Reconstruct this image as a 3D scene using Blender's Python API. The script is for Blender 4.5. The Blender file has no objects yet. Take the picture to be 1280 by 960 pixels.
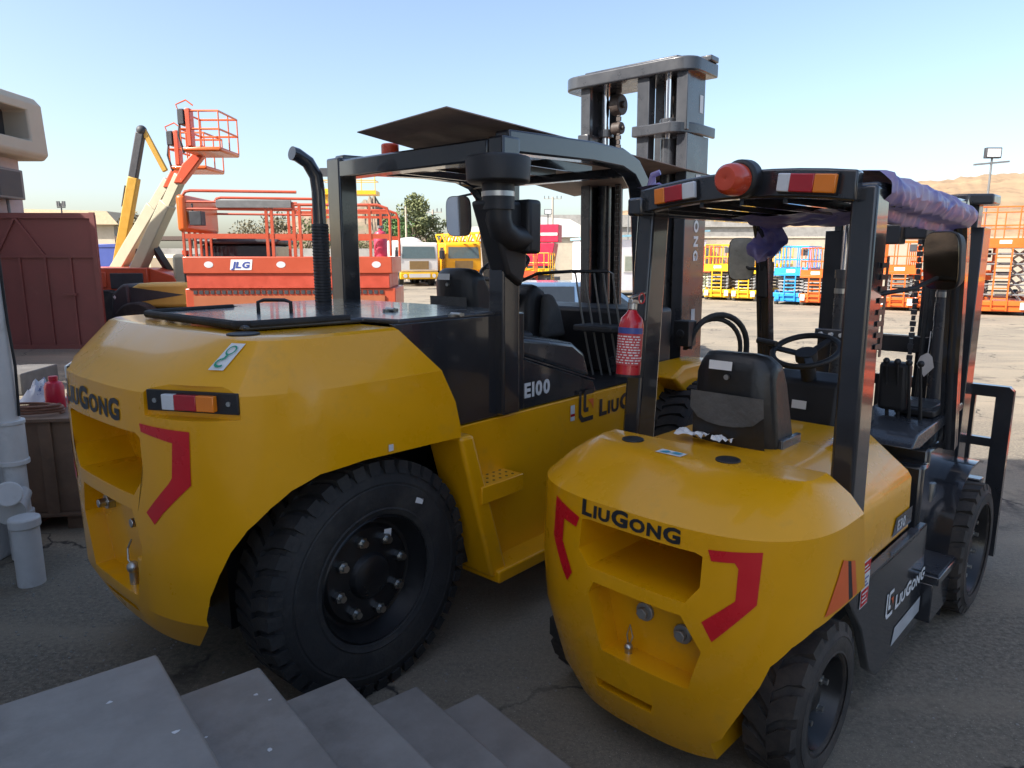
import bpy, bmesh, math, random
from mathutils import Vector, Matrix, Euler
R = math.radians
random.seed(7)
SC = bpy.context.scene
COL = SC.collection

# ------------------------------------------------------------------ camera, sky, sun, exposure
cam_d = bpy.data.cameras.new('camera'); cam = bpy.data.objects.new('camera', cam_d); COL.objects.link(cam)
cam.location = (0, 0, 1.85); cam.rotation_euler = (R(90 - 10.3), 0, 0)
cam_d.sensor_width = 36; cam_d.lens = 36 * 880 / 1280; cam_d.clip_start = .05; cam_d.clip_end = 3000
SC.camera = cam
SUN_EL, SUN_DIR = R(41), Vector((-.885, -.465, 0)).normalized()      # direction towards the sun on the ground
w = bpy.data.worlds.new('World'); SC.world = w; w.use_nodes = True
nt = w.node_tree; bg = nt.nodes['Background']; sky = nt.nodes.new('ShaderNodeTexSky')
sky.sky_type = 'NISHITA'; sky.sun_disc = False; sky.sun_elevation = SUN_EL
sky.sun_rotation = math.atan2(SUN_DIR.x, SUN_DIR.y)
sky.air_density = 1.0; sky.dust_density = 3.0; sky.ozone_density = .6; sky.altitude = 300
nt.links.new(sky.outputs[0], bg.inputs[0]); bg.inputs[1].default_value = .112
sd = bpy.data.lights.new('sun', 'SUN'); sun = bpy.data.objects.new('sun', sd); COL.objects.link(sun)
sd.energy = 4.0; sd.angle = R(.5); sd.color = (1, .94, .86)
to_sun = Vector((SUN_DIR.x * math.cos(SUN_EL), SUN_DIR.y * math.cos(SUN_EL), math.sin(SUN_EL)))
sun.rotation_euler = to_sun.to_track_quat('Z', 'Y').to_euler(); sun.location = (-20, -10, 20)
vs = SC.view_settings; vs.view_transform = 'Standard'; vs.look = 'None'; vs.gamma = 1; vs.exposure = 1.34
SC.cycles.max_bounces = 6; SC.cycles.diffuse_bounces = 3; SC.cycles.glossy_bounces = 3; SC.cycles.transparent_max_bounces = 8
SC.cycles.sample_clamp_indirect = 6

# ------------------------------------------------------------------ materials
MATS = {}
def mat(name, c, rough=.5, metal=0, coat=0, var=.12, scale=6, bump=0, bscale=60, c2=None, c2scale=3, c2lo=.45, c2hi=.7, spec=.5, rvar=.1):
    if name in MATS: return MATS[name]
    m = bpy.data.materials.new(name); m.use_nodes = True; t = m.node_tree; N = t.nodes; L = t.links
    p = N['Principled BSDF']; p.inputs['Metallic'].default_value = metal; p.inputs['Coat Weight'].default_value = coat
    p.inputs['Coat Roughness'].default_value = .06; p.inputs['Specular IOR Level'].default_value = spec
    tc = N.new('ShaderNodeTexCoord')
    n = N.new('ShaderNodeTexNoise'); n.inputs['Scale'].default_value = scale; n.inputs['Detail'].default_value = 6; n.inputs['Roughness'].default_value = .65
    L.new(tc.outputs['Object'], n.inputs['Vector'])
    mr = N.new('ShaderNodeMapRange'); mr.inputs[1].default_value = .3; mr.inputs[2].default_value = .7; mr.inputs[3].default_value = 1 - var; mr.inputs[4].default_value = 1 + var
    L.new(n.outputs['Fac'], mr.inputs[0])
    mx = N.new('ShaderNodeMix'); mx.data_type = 'RGBA'; mx.blend_type = 'MULTIPLY'; mx.inputs[0].default_value = 1
    mx.inputs[6].default_value = (*c, 1); L.new(mr.outputs[0], mx.inputs[7]); out = mx.outputs[2]
    if c2:
        n2 = N.new('ShaderNodeTexNoise'); n2.inputs['Scale'].default_value = c2scale; n2.inputs['Detail'].default_value = 8; n2.inputs['Roughness'].default_value = .7
        L.new(tc.outputs['Object'], n2.inputs['Vector'])
        m2 = N.new('ShaderNodeMapRange'); m2.inputs[1].default_value = c2lo; m2.inputs[2].default_value = c2hi; L.new(n2.outputs['Fac'], m2.inputs[0])
        mm = N.new('ShaderNodeMix'); mm.data_type = 'RGBA'; L.new(m2.outputs[0], mm.inputs[0]); L.new(out, mm.inputs[6]); mm.inputs[7].default_value = (*c2, 1); out = mm.outputs[2]
    L.new(out, p.inputs['Base Color'])
    rr = N.new('ShaderNodeMapRange'); rr.inputs[1].default_value = .3; rr.inputs[2].default_value = .7
    rr.inputs[3].default_value = max(.02, rough - rvar); rr.inputs[4].default_value = min(1, rough + rvar); L.new(n.outputs['Fac'], rr.inputs[0]); L.new(rr.outputs[0], p.inputs['Roughness'])
    if bump:
        nb = N.new('ShaderNodeTexNoise'); nb.inputs['Scale'].default_value = bscale; nb.inputs['Detail'].default_value = 5; L.new(tc.outputs['Object'], nb.inputs['Vector'])
        b = N.new('ShaderNodeBump'); b.inputs['Strength'].default_value = bump; b.inputs['Distance'].default_value = .02; L.new(nb.outputs['Fac'], b.inputs['Height']); L.new(b.outputs[0], p.inputs['Normal'])
    MATS[name] = m; return m
YEL = mat('yellow_paint', (.78, .36, .002), .30, coat=.38, var=.05, scale=2.5, rvar=.08, bump=.03, bscale=7, spec=.4, c2=(.58, .30, .03), c2scale=5, c2lo=.58, c2hi=.85)
BLK = mat('black_paint', (.024, .026, .031), .2, coat=.7, var=.15, scale=4, rvar=.06)
GRY = mat('mast_grey_paint', (.042, .045, .052), .3, coat=.4, var=.12, scale=5, c2=(.065, .062, .058), c2scale=2.2, c2lo=.55, c2hi=.8)
HOODM = mat('hood_dark_gloss', (.04, .043, .05), .26, coat=.45, var=.12, scale=3, rvar=.08)
PLA = mat('black_plastic', (.018, .018, .02), .5, var=.2, bump=.08, bscale=200)
RUB = mat('tyre_rubber', (.018, .018, .019), .75, var=.35, scale=9, bump=.15, bscale=60, c2=(.06, .054, .047), c2scale=4, c2lo=.48, c2hi=.8)
RUBD = mat('dusty_tyre_rubber', (.03, .027, .025), .8, var=.3, scale=9, bump=.15, bscale=60, c2=(.085, .068, .055), c2scale=6, c2lo=.42, c2hi=.75)
RIMB = mat('black_rim', (.012, .012, .013), .35, var=.2)
STEEL = mat('zinc_steel', (.5, .5, .48), .35, metal=1, var=.2)
CHR = mat('chrome', (.8, .8, .82), .08, metal=1, var=.04, rvar=.02)
MIR = mat('mirror_glass', (.85, .87, .9), .02, metal=1, var=.02, rvar=.01)
MIRK = mat('dark_reflection_glass', (.20, .17, .13), .08, metal=1, var=.15, scale=8, rvar=.03)  # a dark reflection is put into the glass colour
MIRD = mat('dusty_pale_reflection_glass', (.52, .50, .43), .35, metal=0, var=.3, scale=14, c2=(.34, .33, .28), c2scale=9, c2lo=.4, c2hi=.7)  # dust film; a pale sky and hill reflection is also put into its colour
GLS = mat('dark_glass', (.02, .025, .03), .06, var=.1, spec=.8)
REDT = mat('red_reflective_tape', (.62, .012, .02), .3, var=.08)
REDL = mat('red_lamp', (.42, .008, .018), .18, var=.1, coat=.5)
AMB = mat('amber_lamp', (.85, .22, .01), .18, var=.1, coat=.5)
CLR = mat('clear_lamp', (.62, .64, .66), .15, var=.15, coat=.5)
BEAC = mat('orange_beacon', (.60, .065, .025), .25, var=.1, coat=.3)
WHT = mat('white_decal', (.75, .75, .74), .45, var=.06)
BKD = mat('black_decal', (.02, .02, .022), .4, var=.1)
ORD = mat('orange_decal', (.75, .13, .03), .4, var=.06)
GRN = mat('green_decal', (.01, .3, .18), .4, var=.05)
BLU = mat('blue_decal', (.05, .08, .3), .4, var=.05)
VIN = mat('black_vinyl', (.02, .02, .021), .42, var=.2, bump=.1, bscale=30)
VING = mat('grey_vinyl', (.055, .055, .058), .45, var=.2, bump=.1, bscale=40)
GLV = mat('worn_grey_cloth', (.09, .088, .085), .8, var=.3, bump=.3, bscale=40)

# ------------------------------------------------------------------ mesh helpers
class MB:
    def __init__(s): s.v = []; s.f = []
    def add(s, vs, fs):
        o = len(s.v); s.v += [tuple(x) for x in vs]; s.f += [tuple(i + o for i in f) for f in fs]; return s
    def box(s, a, b, rot=None, piv=None):
        x0, y0, z0 = a; x1, y1, z1 = b
        vs = [Vector(q) for q in ((x0,y0,z0),(x1,y0,z0),(x1,y1,z0),(x0,y1,z0),(x0,y0,z1),(x1,y0,z1),(x1,y1,z1),(x0,y1,z1))]
        if rot:
            m = Euler(rot).to_matrix(); c = Vector(piv) if piv else sum(vs, Vector()) / 8
            vs = [m @ (v - c) + c for v in vs]
        return s.add(vs, [(0,3,2,1),(4,5,6,7),(0,1,5,4),(1,2,6,5),(2,3,7,6),(3,0,4,7)])
    def cb(s, c, d, rot=None): return s.box([c[i]-d[i]/2 for i in range(3)], [c[i]+d[i]/2 for i in range(3)], rot)
    def beam(s, p, q, wd, ht, up=(0,0,1)):
        p, q = Vector(p), Vector(q); d = (q-p).normalized(); u = Vector(up)
        if abs(d.dot(u)) > .98: u = Vector((1,0,0))
        sd = d.cross(u).normalized()*wd/2; u2 = sd.cross(d).normalized()*ht/2
        vs = [e+a*sd+b*u2 for e in (p,q) for a,b in ((-1,-1),(1,-1),(1,1),(-1,1))]
        return s.add(vs, [(0,1,2,3),(7,6,5,4),(0,4,5,1),(1,5,6,2),(2,6,7,3),(3,7,4,0)])
    def prism(s, poly, ax, lo, hi):      # poly in the two other axes (x<y<z order)
        n = len(poly)
        def mk(p, h):
            q = list(p); q.insert(ax, h); return q
        return s.add([mk(p, lo) for p in poly]+[mk(p, hi) for p in poly],
            [tuple(range(n)), tuple(range(2*n-1, n-1, -1))]+[(i, i+n, (i+1)%n+n, (i+1)%n) for i in range(n)])
    def cyl(s, p, q, r, r2=None, n=16, cap=True):
        p, q = Vector(p), Vector(q); d = (q-p).normalized(); a = d.orthogonal().normalized(); b = d.cross(a)
        r2 = r if r2 is None else r2; o = []
        for e, rr in ((p, r), (q, r2)): o += [e+rr*(math.cos(2*math.pi*i/n)*a+math.sin(2*math.pi*i/n)*b) for i in range(n)]
        fs = [(i, (i+1)%n, (i+1)%n+n, i+n) for i in range(n)]
        if cap: fs += [tuple(range(n-1,-1,-1)), tuple(range(n, 2*n))]
        return s.add(o, fs)
    def tube(s, path, r, n=10, closed=False):
        P = [Vector(p) for p in path]; m = len(P); o = []; ref = None
        rs = r if isinstance(r, (list, tuple)) else [r]*m
        for i in range(m):
            a = P[i-1] if (i or closed) else P[i]; b = P[(i+1)%m] if (i < m-1 or closed) else P[i]
            d = (b-a).normalized()
            if ref is None: ref = d.orthogonal().normalized()
            ref = (ref-d*ref.dot(d)); ref = ref.normalized() if ref.length > 1e-5 else d.orthogonal().normalized()
            bb = d.cross(ref)
            o += [P[i]+rs[i]*(math.cos(2*math.pi*k/n)*ref+math.sin(2*math.pi*k/n)*bb) for k in range(n)]
        fs = []
        for i in range(m if closed else m-1):
            j = (i+1)%m
            fs += [(i*n+k, i*n+(k+1)%n, j*n+(k+1)%n, j*n+k) for k in range(n)]
        if not closed: fs += [tuple(range(n-1,-1,-1)), tuple(range((m-1)*n, m*n))]
        return s.add(o, fs)
    def lathe(s, prof, o, axis, n=40, closed=False):   # prof: (along axis, radius)
        o = Vector(o); d = Vector(axis).normalized(); a = d.orthogonal().normalized(); b = d.cross(a); m = len(prof); vs = []
        for t, r in prof: vs += [o+d*t+r*(math.cos(2*math.pi*i/n)*a+math.sin(2*math.pi*i/n)*b) for i in range(n)]
        fs = []
        for j in range(m if closed else m-1):
            k = (j+1)%m
            fs += [(j*n+i, j*n+(i+1)%n, k*n+(i+1)%n, k*n+i) for i in range(n)]
        return s.add(vs, fs)
    def ball(s, c, r, sc=(1,1,1), n=12, m=8):
        vs = []; fs = []
        for j in range(m+1):
            t = math.pi*j/m
            for i in range(n):
                p = 2*math.pi*i/n; vs.append((c[0]+r*sc[0]*math.sin(t)*math.cos(p), c[1]+r*sc[1]*math.sin(t)*math.sin(p), c[2]+r*sc[2]*math.cos(t)))
        for j in range(m): fs += [(j*n+i, (j+1)*n+i, (j+1)*n+(i+1)%n, j*n+(i+1)%n) for i in range(n)]
        return s.add(vs, fs)
    def mesh(s, name):
        me = bpy.data.meshes.new(name); me.from_pydata(s.v, [], s.f); bm = bmesh.new(); bm.from_mesh(me)
        bmesh.ops.remove_doubles(bm, verts=bm.verts, dist=1e-5)
        bmesh.ops.recalc_face_normals(bm, faces=bm.faces); bm.to_mesh(me); bm.free(); return me
    def build(s, name, m, parent=None, bevel=0, ang=35, seg=2): return link(name, s.mesh(name), m, parent, bevel, ang, seg)
def link(name, me, m, parent=None, bevel=0, ang=35, seg=2):
    me.materials.clear(); me.materials.append(m)
    o = bpy.data.objects.new(name, me); COL.objects.link(o); o.parent = parent
    for p in me.polygons: p.use_smooth = True
    me.set_sharp_from_angle(angle=R(ang))
    if bevel:
        b = o.modifiers.new('bevel', 'BEVEL'); b.width = bevel; b.segments = seg; b.limit_method = 'ANGLE'; b.angle_limit = R(ang); b.harden_normals = False
    return o
def tag(o, label=None, cat=None, group=None, kind=None):
    for k, v in (('label', label), ('category', cat), ('group', group), ('kind', kind)):
        if v: o[k] = v
    return o
def thing(name, label, cat, loc=(0,0,0), rz=0, group=None):
    o = bpy.data.objects.new(name, None); COL.objects.link(o); o.location = loc; o.rotation_euler = (0,0,rz); o.empty_display_size = .2
    return tag(o, label, cat, group)
def copy_tree(o, parent=None):
    c = o.copy(); COL.objects.link(c); c.parent = parent
    for ch in list(o.children): copy_tree(ch, c)
    return c
def at(u, v, Y):      # photo pixel + distance -> world point (used to measure positions)
    f, p = 880., R(10.3); x = (u-640)/f; y = -(v-480)/f; c, s = math.cos(p), math.sin(p); d = Vector((x, c+y*s, -s+y*c))
    return Vector((0,0,1.85))+d*(Y/d.y)
def arcpts(c, r, a0, a1, n, plane='xz', k=0):
    out = []
    for i in range(n+1):
        t = R(a0+(a1-a0)*i/n); p = (c[0]+r*math.cos(t), c[1]+r*math.sin(t))
        out.append((p[0], k, p[1]) if plane == 'xz' else (p[0], p[1], k) if plane == 'xy' else (k, p[0], p[1]))
    return out

# lettering ---------------------------------------------------------
_gc = {}
def glyph(ch, bold=.045):
    if ch in _gc: return _gc[ch]
    cu = bpy.data.curves.new('t', 'FONT'); cu.body = ch; cu.size = 1; cu.offset = bold; cu.resolution_u = 3
    o = bpy.data.objects.new('t', cu); COL.objects.link(o); dg = bpy.context.evaluated_depsgraph_get()
    me = bpy.data.meshes.new_from_object(o.evaluated_get(dg)); vs = [(v.co.x, v.co.y) for v in me.vertices]; fs = [tuple(p.vertices) for p in me.polygons]
    bpy.data.objects.remove(o); bpy.data.curves.remove(cu); bpy.data.meshes.remove(me)
    x0 = min(v[0] for v in vs); x1 = max(v[0] for v in vs)
    _gc[ch] = ([(x-x0, y) for x, y in vs], fs, x1-x0); return _gc[ch]
def text2d(s, sizes=None, gap=.09, wide=1.1, slant=0):
    V = []; F = []; x = 0
    for i, ch in enumerate(s):
        if ch == ' ': x += .35; continue
        vs, fs, wd = glyph(ch); k = sizes[i] if sizes else 1
        o = len(V); V += [(x+a*k*wide+b*k*slant, b*k) for a, b in vs]; F += [tuple(j+o for j in f) for f in fs]; x += wd*k*wide+gap
    W = x-gap; h = .73
    return [(a/h, b/h) for a, b in V], F, W/h       # cap height 1
LG_SIZES = [1, .78, .78, 1.0, .78, .78, .9]
def poly2d(*polys):
    V = []; F = []
    for p in polys: F.append(tuple(range(len(V), len(V)+len(p)))); V += p
    return V, F
def decal(name, V, F, fn, m, parent, cut=0, thick=0):
    bm = bmesh.new(); vs = [bm.verts.new((a, b, 0)) for a, b in V]
    for f in F:
        try: bm.faces.new([vs[i] for i in f])
        except ValueError: pass
    if cut:
        xs = [a for a, b in V]; ys = [b for a, b in V]
        for ax, lo, hi in ((0, min(xs), max(xs)), (1, min(ys), max(ys))):
            t = lo+cut
            while t < hi:
                co = [0,0,0]; no = [0,0,0]; co[ax] = t; no[ax] = 1
                bmesh.ops.bisect_plane(bm, geom=bm.verts[:]+bm.edges[:]+bm.faces[:], plane_co=co, plane_no=no); t += cut
        bmesh.ops.triangulate(bm, faces=[f for f in bm.faces if len(f.verts) > 4])
    for v in bm.verts: v.co = fn(v.co.x, v.co.y)
    me = bpy.data.meshes.new(name); bm.to_mesh(me); bm.free(); return link(name, me, m, parent)
def planefn(o, ux, uy, s=1):
    o, ux, uy = Vector(o), Vector(ux).normalized()*s, Vector(uy).normalized()*s
    return lambda a, b: o+ux*a+uy*b

# counterweight shells ---------------------------------------------
def ring(z, a, b, n, xf, X0, ks=6, na=22):
    h = [(xf+(X0-xf)*i/ks, -b, z) for i in range(ks)]
    for i in range(na+1):
        t = math.pi/2*i/na; h.append((X0-a*math.sin(t)**(2/n), -b*max(0, math.cos(t))**(2/n), z))
    return h+[(x, -y, z) for x, y, z in h[-2::-1]]
BIG = [ring(z,a,b,n,xf,-.05) for z,a,b,n,xf in [(.36,.64,.70,3,.43),(.50,.70,.81,3,.43),(.9,.705,.835,3,.43),(1.10,.705,.84,3,.43),(1.22,.705,.84,3,.40),(1.37,.70,.84,3,.32),(1.55,.45,.755,5,.16),(1.56,.43,.735,5,.15)]]
SML = [ring(z,a,b,n,xf,.0) for z,a,b,n,xf in [(.13,.40,.43,2.8,.26),(.26,.46,.50,2.8,.24),(.50,.495,.56,3,.20),(.70,.505,.575,3,.15),(.990,.482,.575,3,.07),(1.05,.34,.53,3.2,.06),(1.09,.21,.48,4,.05),(1.11,.15,.45,4,.05)]]
def shell_mesh(rings, name):
    mb = MB(); n = len(rings[0]); vs = [p for r in rings for p in r]; fs = []
    for j in range(len(rings)-1):
        for i in range(n-1): fs.append((j*n+i, j*n+i+1, (j+1)*n+i+1, (j+1)*n+i))
        fs.append((j*n+n-1, j*n, (j+1)*n, (j+1)*n+n-1))
    fs.append(tuple(range(n))); fs.append(tuple((len(rings)-1)*n+i for i in range(n)))
    return mb.add(vs, fs).mesh(name)
def surf(rings, s, z, off=.003):
    j = 0
    while j < len(rings)-2 and z > rings[j+1][0][2]: j += 1
    k = (z-rings[j][0][2])/(rings[j+1][0][2]-rings[j][0][2])
    P = [Vector(p)*(1-k)+Vector(q)*k for p, q in zip(rings[j], rings[j+1])]; m = len(P)//2
    def walk(s):
        i = m; d = 1 if s > 0 else -1; left = abs(s)
        while 0 < i < len(P)-1:
            L = (P[i+d]-P[i]).length
            if L > left: return P[i]+(P[i+d]-P[i])*(left/L)
            left -= L; i += d
        return P[i]
    a = walk(s); t = (walk(s+.01)-walk(s-.01)).normalized()
    u = (Vector(rings[j+1][m])-Vector(rings[j][m])) if abs(s) < .3 else Vector((0,0,1))
    if z > rings[-3][0][2]:
        P2 = [Vector(q) for q in rings[min(j+1, len(rings)-1)]]; q = min(P2, key=lambda p: (p-a).length); u = q-a
    n = t.cross(u).normalized()
    if n.dot(Vector((a.x-.2, a.y, 0))) < 0: n = -n
    return a+n*off, n, t
def boolean(me, cutters):
    o = bpy.data.objects.new('b', me); COL.objects.link(o); cs = []
    for c in cutters:
        co = bpy.data.objects.new('c', c); COL.objects.link(co); cs.append(co)
        md = o.modifiers.new('x', 'BOOLEAN'); md.operation = 'DIFFERENCE'; md.object = co; md.solver = 'EXACT'
    dg = bpy.context.evaluated_depsgraph_get(); r = bpy.data.meshes.new_from_object(o.evaluated_get(dg))
    for c in cs+[o]: bpy.data.objects.remove(c)
    return r

# ------------------------------------------------------------------ wheels
def wheel(name, c, R0, Wd, rr, mtyre, mrim, parent, side=-1, nuts=8, lugs=26, lugh=.022, nut_r=.2, nutm=STEEL):
    """c = centre of wheel, axis along local Y; outer face towards side*Y"""
    c = Vector(c); ax = Vector((0, side, 0)); h = Wd/2
    rim = MB().lathe([(h-.02, rr+.012), (h-.01, rr), (h-.05, rr-.015), (h-.09, rr-.035), (h-.095, rr*.82), (h-.08, rr*.76), (h-.075, rr*.5), (h-.072, rr*.38), (h-.05, rr*.33), (h-.04, rr*.24), (h-.036, rr*.12), (h-.036, .001)], c, ax, 48)
    rim.lathe([(-h+.02, rr+.012), (-h+.02, rr*.3), (-h+.02, .001)], c, ax, 32)
    r = rim.build(name, mrim, parent, ang=30)
    prof = [(h-.035, rr), (h-.005, rr+.012), (h, rr+.03), (h+.003, rr+.14*(R0-rr)), (h-.001, rr+.17*(R0-rr)), (h+.004, rr+.24*(R0-rr)), (h+.005, rr+.45*(R0-rr)), (h+.005, rr+.56*(R0-rr)), (h+.001, rr+.58*(R0-rr)), (h+.004, rr+.62*(R0-rr)), (h-.006, rr+.75*(R0-rr)), (h-.022, R0-lugh-.012), (h-.05, R0-lugh), (-h+.05, R0-lugh), (-h+.022, R0-lugh-.012), (-h, rr+.6*(R0-rr)), (-h+.005, rr+.012), (-h+.035, rr)]
    ty = MB().lathe(prof, c, ax, 72)
    for k in range(lugs):
        for sg in (1, -1):
            a = 2*math.pi*(k+(0 if sg > 0 else .5))/lugs; da = 2*math.pi/lugs*.36; vs = []
            for rad, sh in ((R0-lugh-.02, 1), (R0, .93)):
                for y, sk in ((h-.012 if rad == R0 else h-.004, 0), (h*.42, .35), (.0, 1.1)):
                    for s2 in (-1, 1):
                        ang = a+s2*da*sh+sk*da*1.3
                        vs.append(c+ax*y*sg+rad*Vector((math.cos(ang), 0, math.sin(ang))))
            fs = []
            for i in (0, 2): fs += [(6+i, 7+i, 9+i, 8+i), (i, i+2, i+8, i+6), (i+1, i+7, i+9, i+3)]
            fs += [(0, 6, 7, 1), (4, 5, 11, 10)]
            ty.add(vs, fs)
            # shoulder block
            vs = []
            for rad, yy in ((R0-.004, h-.014), (R0-lugh-.035, h+.001)):
                for s2 in (-1, 1):
                    for dy in (0, -.02): vs.append(c+ax*(yy+dy)*sg+rad*Vector((math.cos(a+s2*da*.9), 0, math.sin(a+s2*da*.9))))
            ty.add(vs, [(0,2,6,4),(0,1,3,2),(0,4,5,1),(2,3,7,6),(4,6,7,5)])
    ty.build('tyre', mtyre, r, ang=28)
    for i in range(nuts):
        a = 2*math.pi*(i+.3)/nuts; p = c+nut_r*Vector((math.cos(a), 0, math.sin(a)))
        MB().cyl(p+ax*(h-.085), p+ax*(h-.052), .019 if R0 < .4 else .024, n=6).cyl(p+ax*(h-.052), p+ax*(h-.032), .011 if R0 < .4 else .015, n=8).build('wheel_nut', nutm, r)
    return r

# ================================================================== SETTING
def structure(name, mb, m): o = mb.build(name, m); o['kind'] = 'structure'; return o
g = MB(); nx, ny = 60, 60
def gs(i, n): t = (i/n*2-1); return math.copysign(abs(t)**3, t)*900
g.add([(gs(i, nx), gs(j, ny)+300, 0) for j in range(ny+1) for i in range(nx+1)], [(j*(nx+1)+i, j*(nx+1)+i+1, (j+1)*(nx+1)+i+1, (j+1)*(nx+1)+i) for j in range(ny) for i in range(nx)])
GM = bpy.data.materials.new('dusty_asphalt'); GM.use_nodes = True
def ground_mat():
    t = GM.node_tree; N = t.nodes; L = t.links; p = N['Principled BSDF']; tc = N.new('ShaderNodeTexCoord')
    def noise(sc, det=8, rough=.6, vec=None):
        n = N.new('ShaderNodeTexNoise'); n.inputs['Scale'].default_value = sc; n.inputs['Detail'].default_value = det; n.inputs['Roughness'].default_value = rough
        L.new(vec or tc.outputs['Object'], n.inputs['Vector']); return n.outputs['Fac']
    def ramp(f, a, b, ca, cb):
        r = N.new('ShaderNodeMapRange'); r.inputs[1].default_value = a; r.inputs[2].default_value = b; L.new(f, r.inputs[0])
        m = N.new('ShaderNodeMix'); m.data_type = 'RGBA'; L.new(r.outputs[0], m.inputs[0])
        for s, c in ((6, ca), (7, cb)):
            if isinstance(c, tuple): m.inputs[s].default_value = (*c, 1)
            else: L.new(c, m.inputs[s])
        return m.outputs[2]
    mp = N.new('ShaderNodeMapping'); mp.inputs['Scale'].default_value = (.25, 1.6, 1); mp.inputs['Rotation'].default_value = (0,0,.1); L.new(tc.outputs['Object'], mp.inputs[0])
    fine = ramp(noise(38, 10, .75), .35, .68, (.105, .093, .076), (.33, .285, .215))
    big = ramp(noise(.5, 6), .38, .62, fine, ramp(noise(60, 8, .8), .3, .7, (.17, .148, .115), (.38, .325, .24)))
    tr = ramp(noise(1.1, 7, .6, mp.outputs[0]), .5, .72, big, (.33, .275, .2))
    sp = ramp(noise(140, 3, .5), .64, .70, tr, (.5, .45, .38))
    st = ramp(noise(.9, 9, .7), .57, .70, sp, (.07, .062, .055))
    vo = N.new('ShaderNodeTexVoronoi'); vo.feature = 'DISTANCE_TO_EDGE'; vo.inputs['Scale'].default_value = .55
    dn = N.new('ShaderNodeTexNoise'); dn.inputs['Scale'].default_value = 2.2; dn.inputs['Detail'].default_value = 6; L.new(tc.outputs['Object'], dn.inputs['Vector'])
    vm = N.new('ShaderNodeVectorMath'); vm.operation = 'MULTIPLY_ADD'; L.new(dn.outputs['Color'], vm.inputs[0]); vm.inputs[1].default_value = (.9, .9, 0); L.new(tc.outputs['Object'], vm.inputs[2]); L.new(vm.outputs[0], vo.inputs['Vector'])
    st = ramp(vo.outputs['Distance'], .002, .010, ramp(noise(1.3, 4), .45, .55, (.05, .045, .04), st), st)
    L.new(st, p.inputs['Base Color']); p.inputs['Roughness'].default_value = .88; p.inputs['Specular IOR Level'].default_value = .3
    b = N.new('ShaderNodeBump'); b.inputs['Strength'].default_value = .8; b.inputs['Distance'].default_value = .015; L.new(noise(55, 8, .8), b.inputs['Height']); L.new(b.outputs[0], p.inputs['Normal'])
ground_mat()
structure('ground', g, GM)

def hill(name, pts, d0, d1, m, rough=1, seed=0):
    """ridge: list of (u, v) photo positions of the skyline at distance d1; foot at d0 on the ground"""
    rnd = random.Random(seed); cols = []
    P = []
    for i in range(len(pts)-1):
        for k in range(12):
            t = k/12; P.append((pts[i][0]*(1-t)+pts[i+1][0]*t, pts[i][1]*(1-t)+pts[i+1][1]*t))
    P.append(pts[-1]); rows = 16; vs = []
    offs = [[rnd.uniform(-1, 1) for _ in P] for _ in range(rows+3)]
    for j in range(rows+3):
        for i, (u, v) in enumerate(P):
            top = at(u, v, d1)
            if j <= rows:
                t = j/rows; x = top.x*(d0+(d1-d0)*t)/d1; y = d0+(d1-d0)*t; z = top.z*(t**.9)
            else:
                t = (j-rows)/2; x = top.x*(1+t*.4); y = d1*(1+t*.4); z = top.z*(1-t)
            n = offs[j][i]*.6+offs[j][max(0,i-1)]*.4; z += n*rough*(.3+.7*min(1, j/rows))*(0 if j in (0, rows+2) else 1)
            vs.append((x, y, max(-.3, z)))
    n = len(P); fs = [(j*n+i, j*n+i+1, (j+1)*n+i+1, (j+1)*n+i) for j in range(rows+2) for i in range(n-1)]
    o = structure(name, MB().add(vs, fs), m); return o
SAND = mat('tan_hillside', (.30, .205, .115), .95, var=.25, scale=.05, c2=(.20, .135, .075), c2scale=.09, c2lo=.5, c2hi=.62, bump=1, bscale=.4)
ROCK = mat('brown_rock', (.20, .145, .10), .95, var=.35, scale=.08, c2=(.13, .12, .07), c2scale=.12, c2lo=.45, c2hi=.62)
hill('sandy_hill', [(760, 266), (850, 258), (905, 255), (960, 258), (1010, 246), (1070, 235), (1130, 228), (1180, 224), (1230, 219), (1290, 215), (1400, 205), (1560, 230)], 120, 230, SAND, .5, 1)
hill('rocky_hill', [(340, 290), (380, 268), (420, 262), (455, 249), (468, 244), (480, 262), (490, 266), (497, 270), (520, 290), (560, 300)], 150, 210, ROCK, .9, 2)
# ================================================================== BACKGROUND
ORP = mat('orange_paint', (.66, .12, .015), .38, coat=.25, var=.1, scale=1.5)
ORD2 = mat('red_orange_paint', (.60, .085, .03), .42, coat=.2, var=.12, scale=1.2)
YEP = mat('yellow_lift_paint', (.74, .42, .01), .4, coat=.2, var=.1, scale=1.5)
BLP = mat('bright_blue_paint', (.02, .28, .70), .4, coat=.2, var=.1, scale=1.5)
GRP = mat('pale_green_paint', (.42, .45, .33), .45, var=.1)
CRM = mat('cream_paint', (.46, .42, .30), .45, var=.1, scale=1)
WHP = mat('white_paint', (.66, .65, .61), .4, var=.06, scale=1)
DGR = mat('dark_machine_grey', (.04, .042, .048), .55, var=.2)
STL = mat('grey_metal', (.15, .153, .155), .45, var=.15)
CONC = mat('pale_plaster', (.50, .44, .34), .9, var=.1, scale=.6, c2=(.40, .34, .26), c2scale=.8, c2lo=.5, c2hi=.75)
CONG = mat('grey_concrete', (.32, .31, .29), .9, var=.15, scale=1, c2=(.22, .21, .195), c2scale=1.2)
def world_of(o, p): return o.matrix_basis @ Vector(p)
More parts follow.
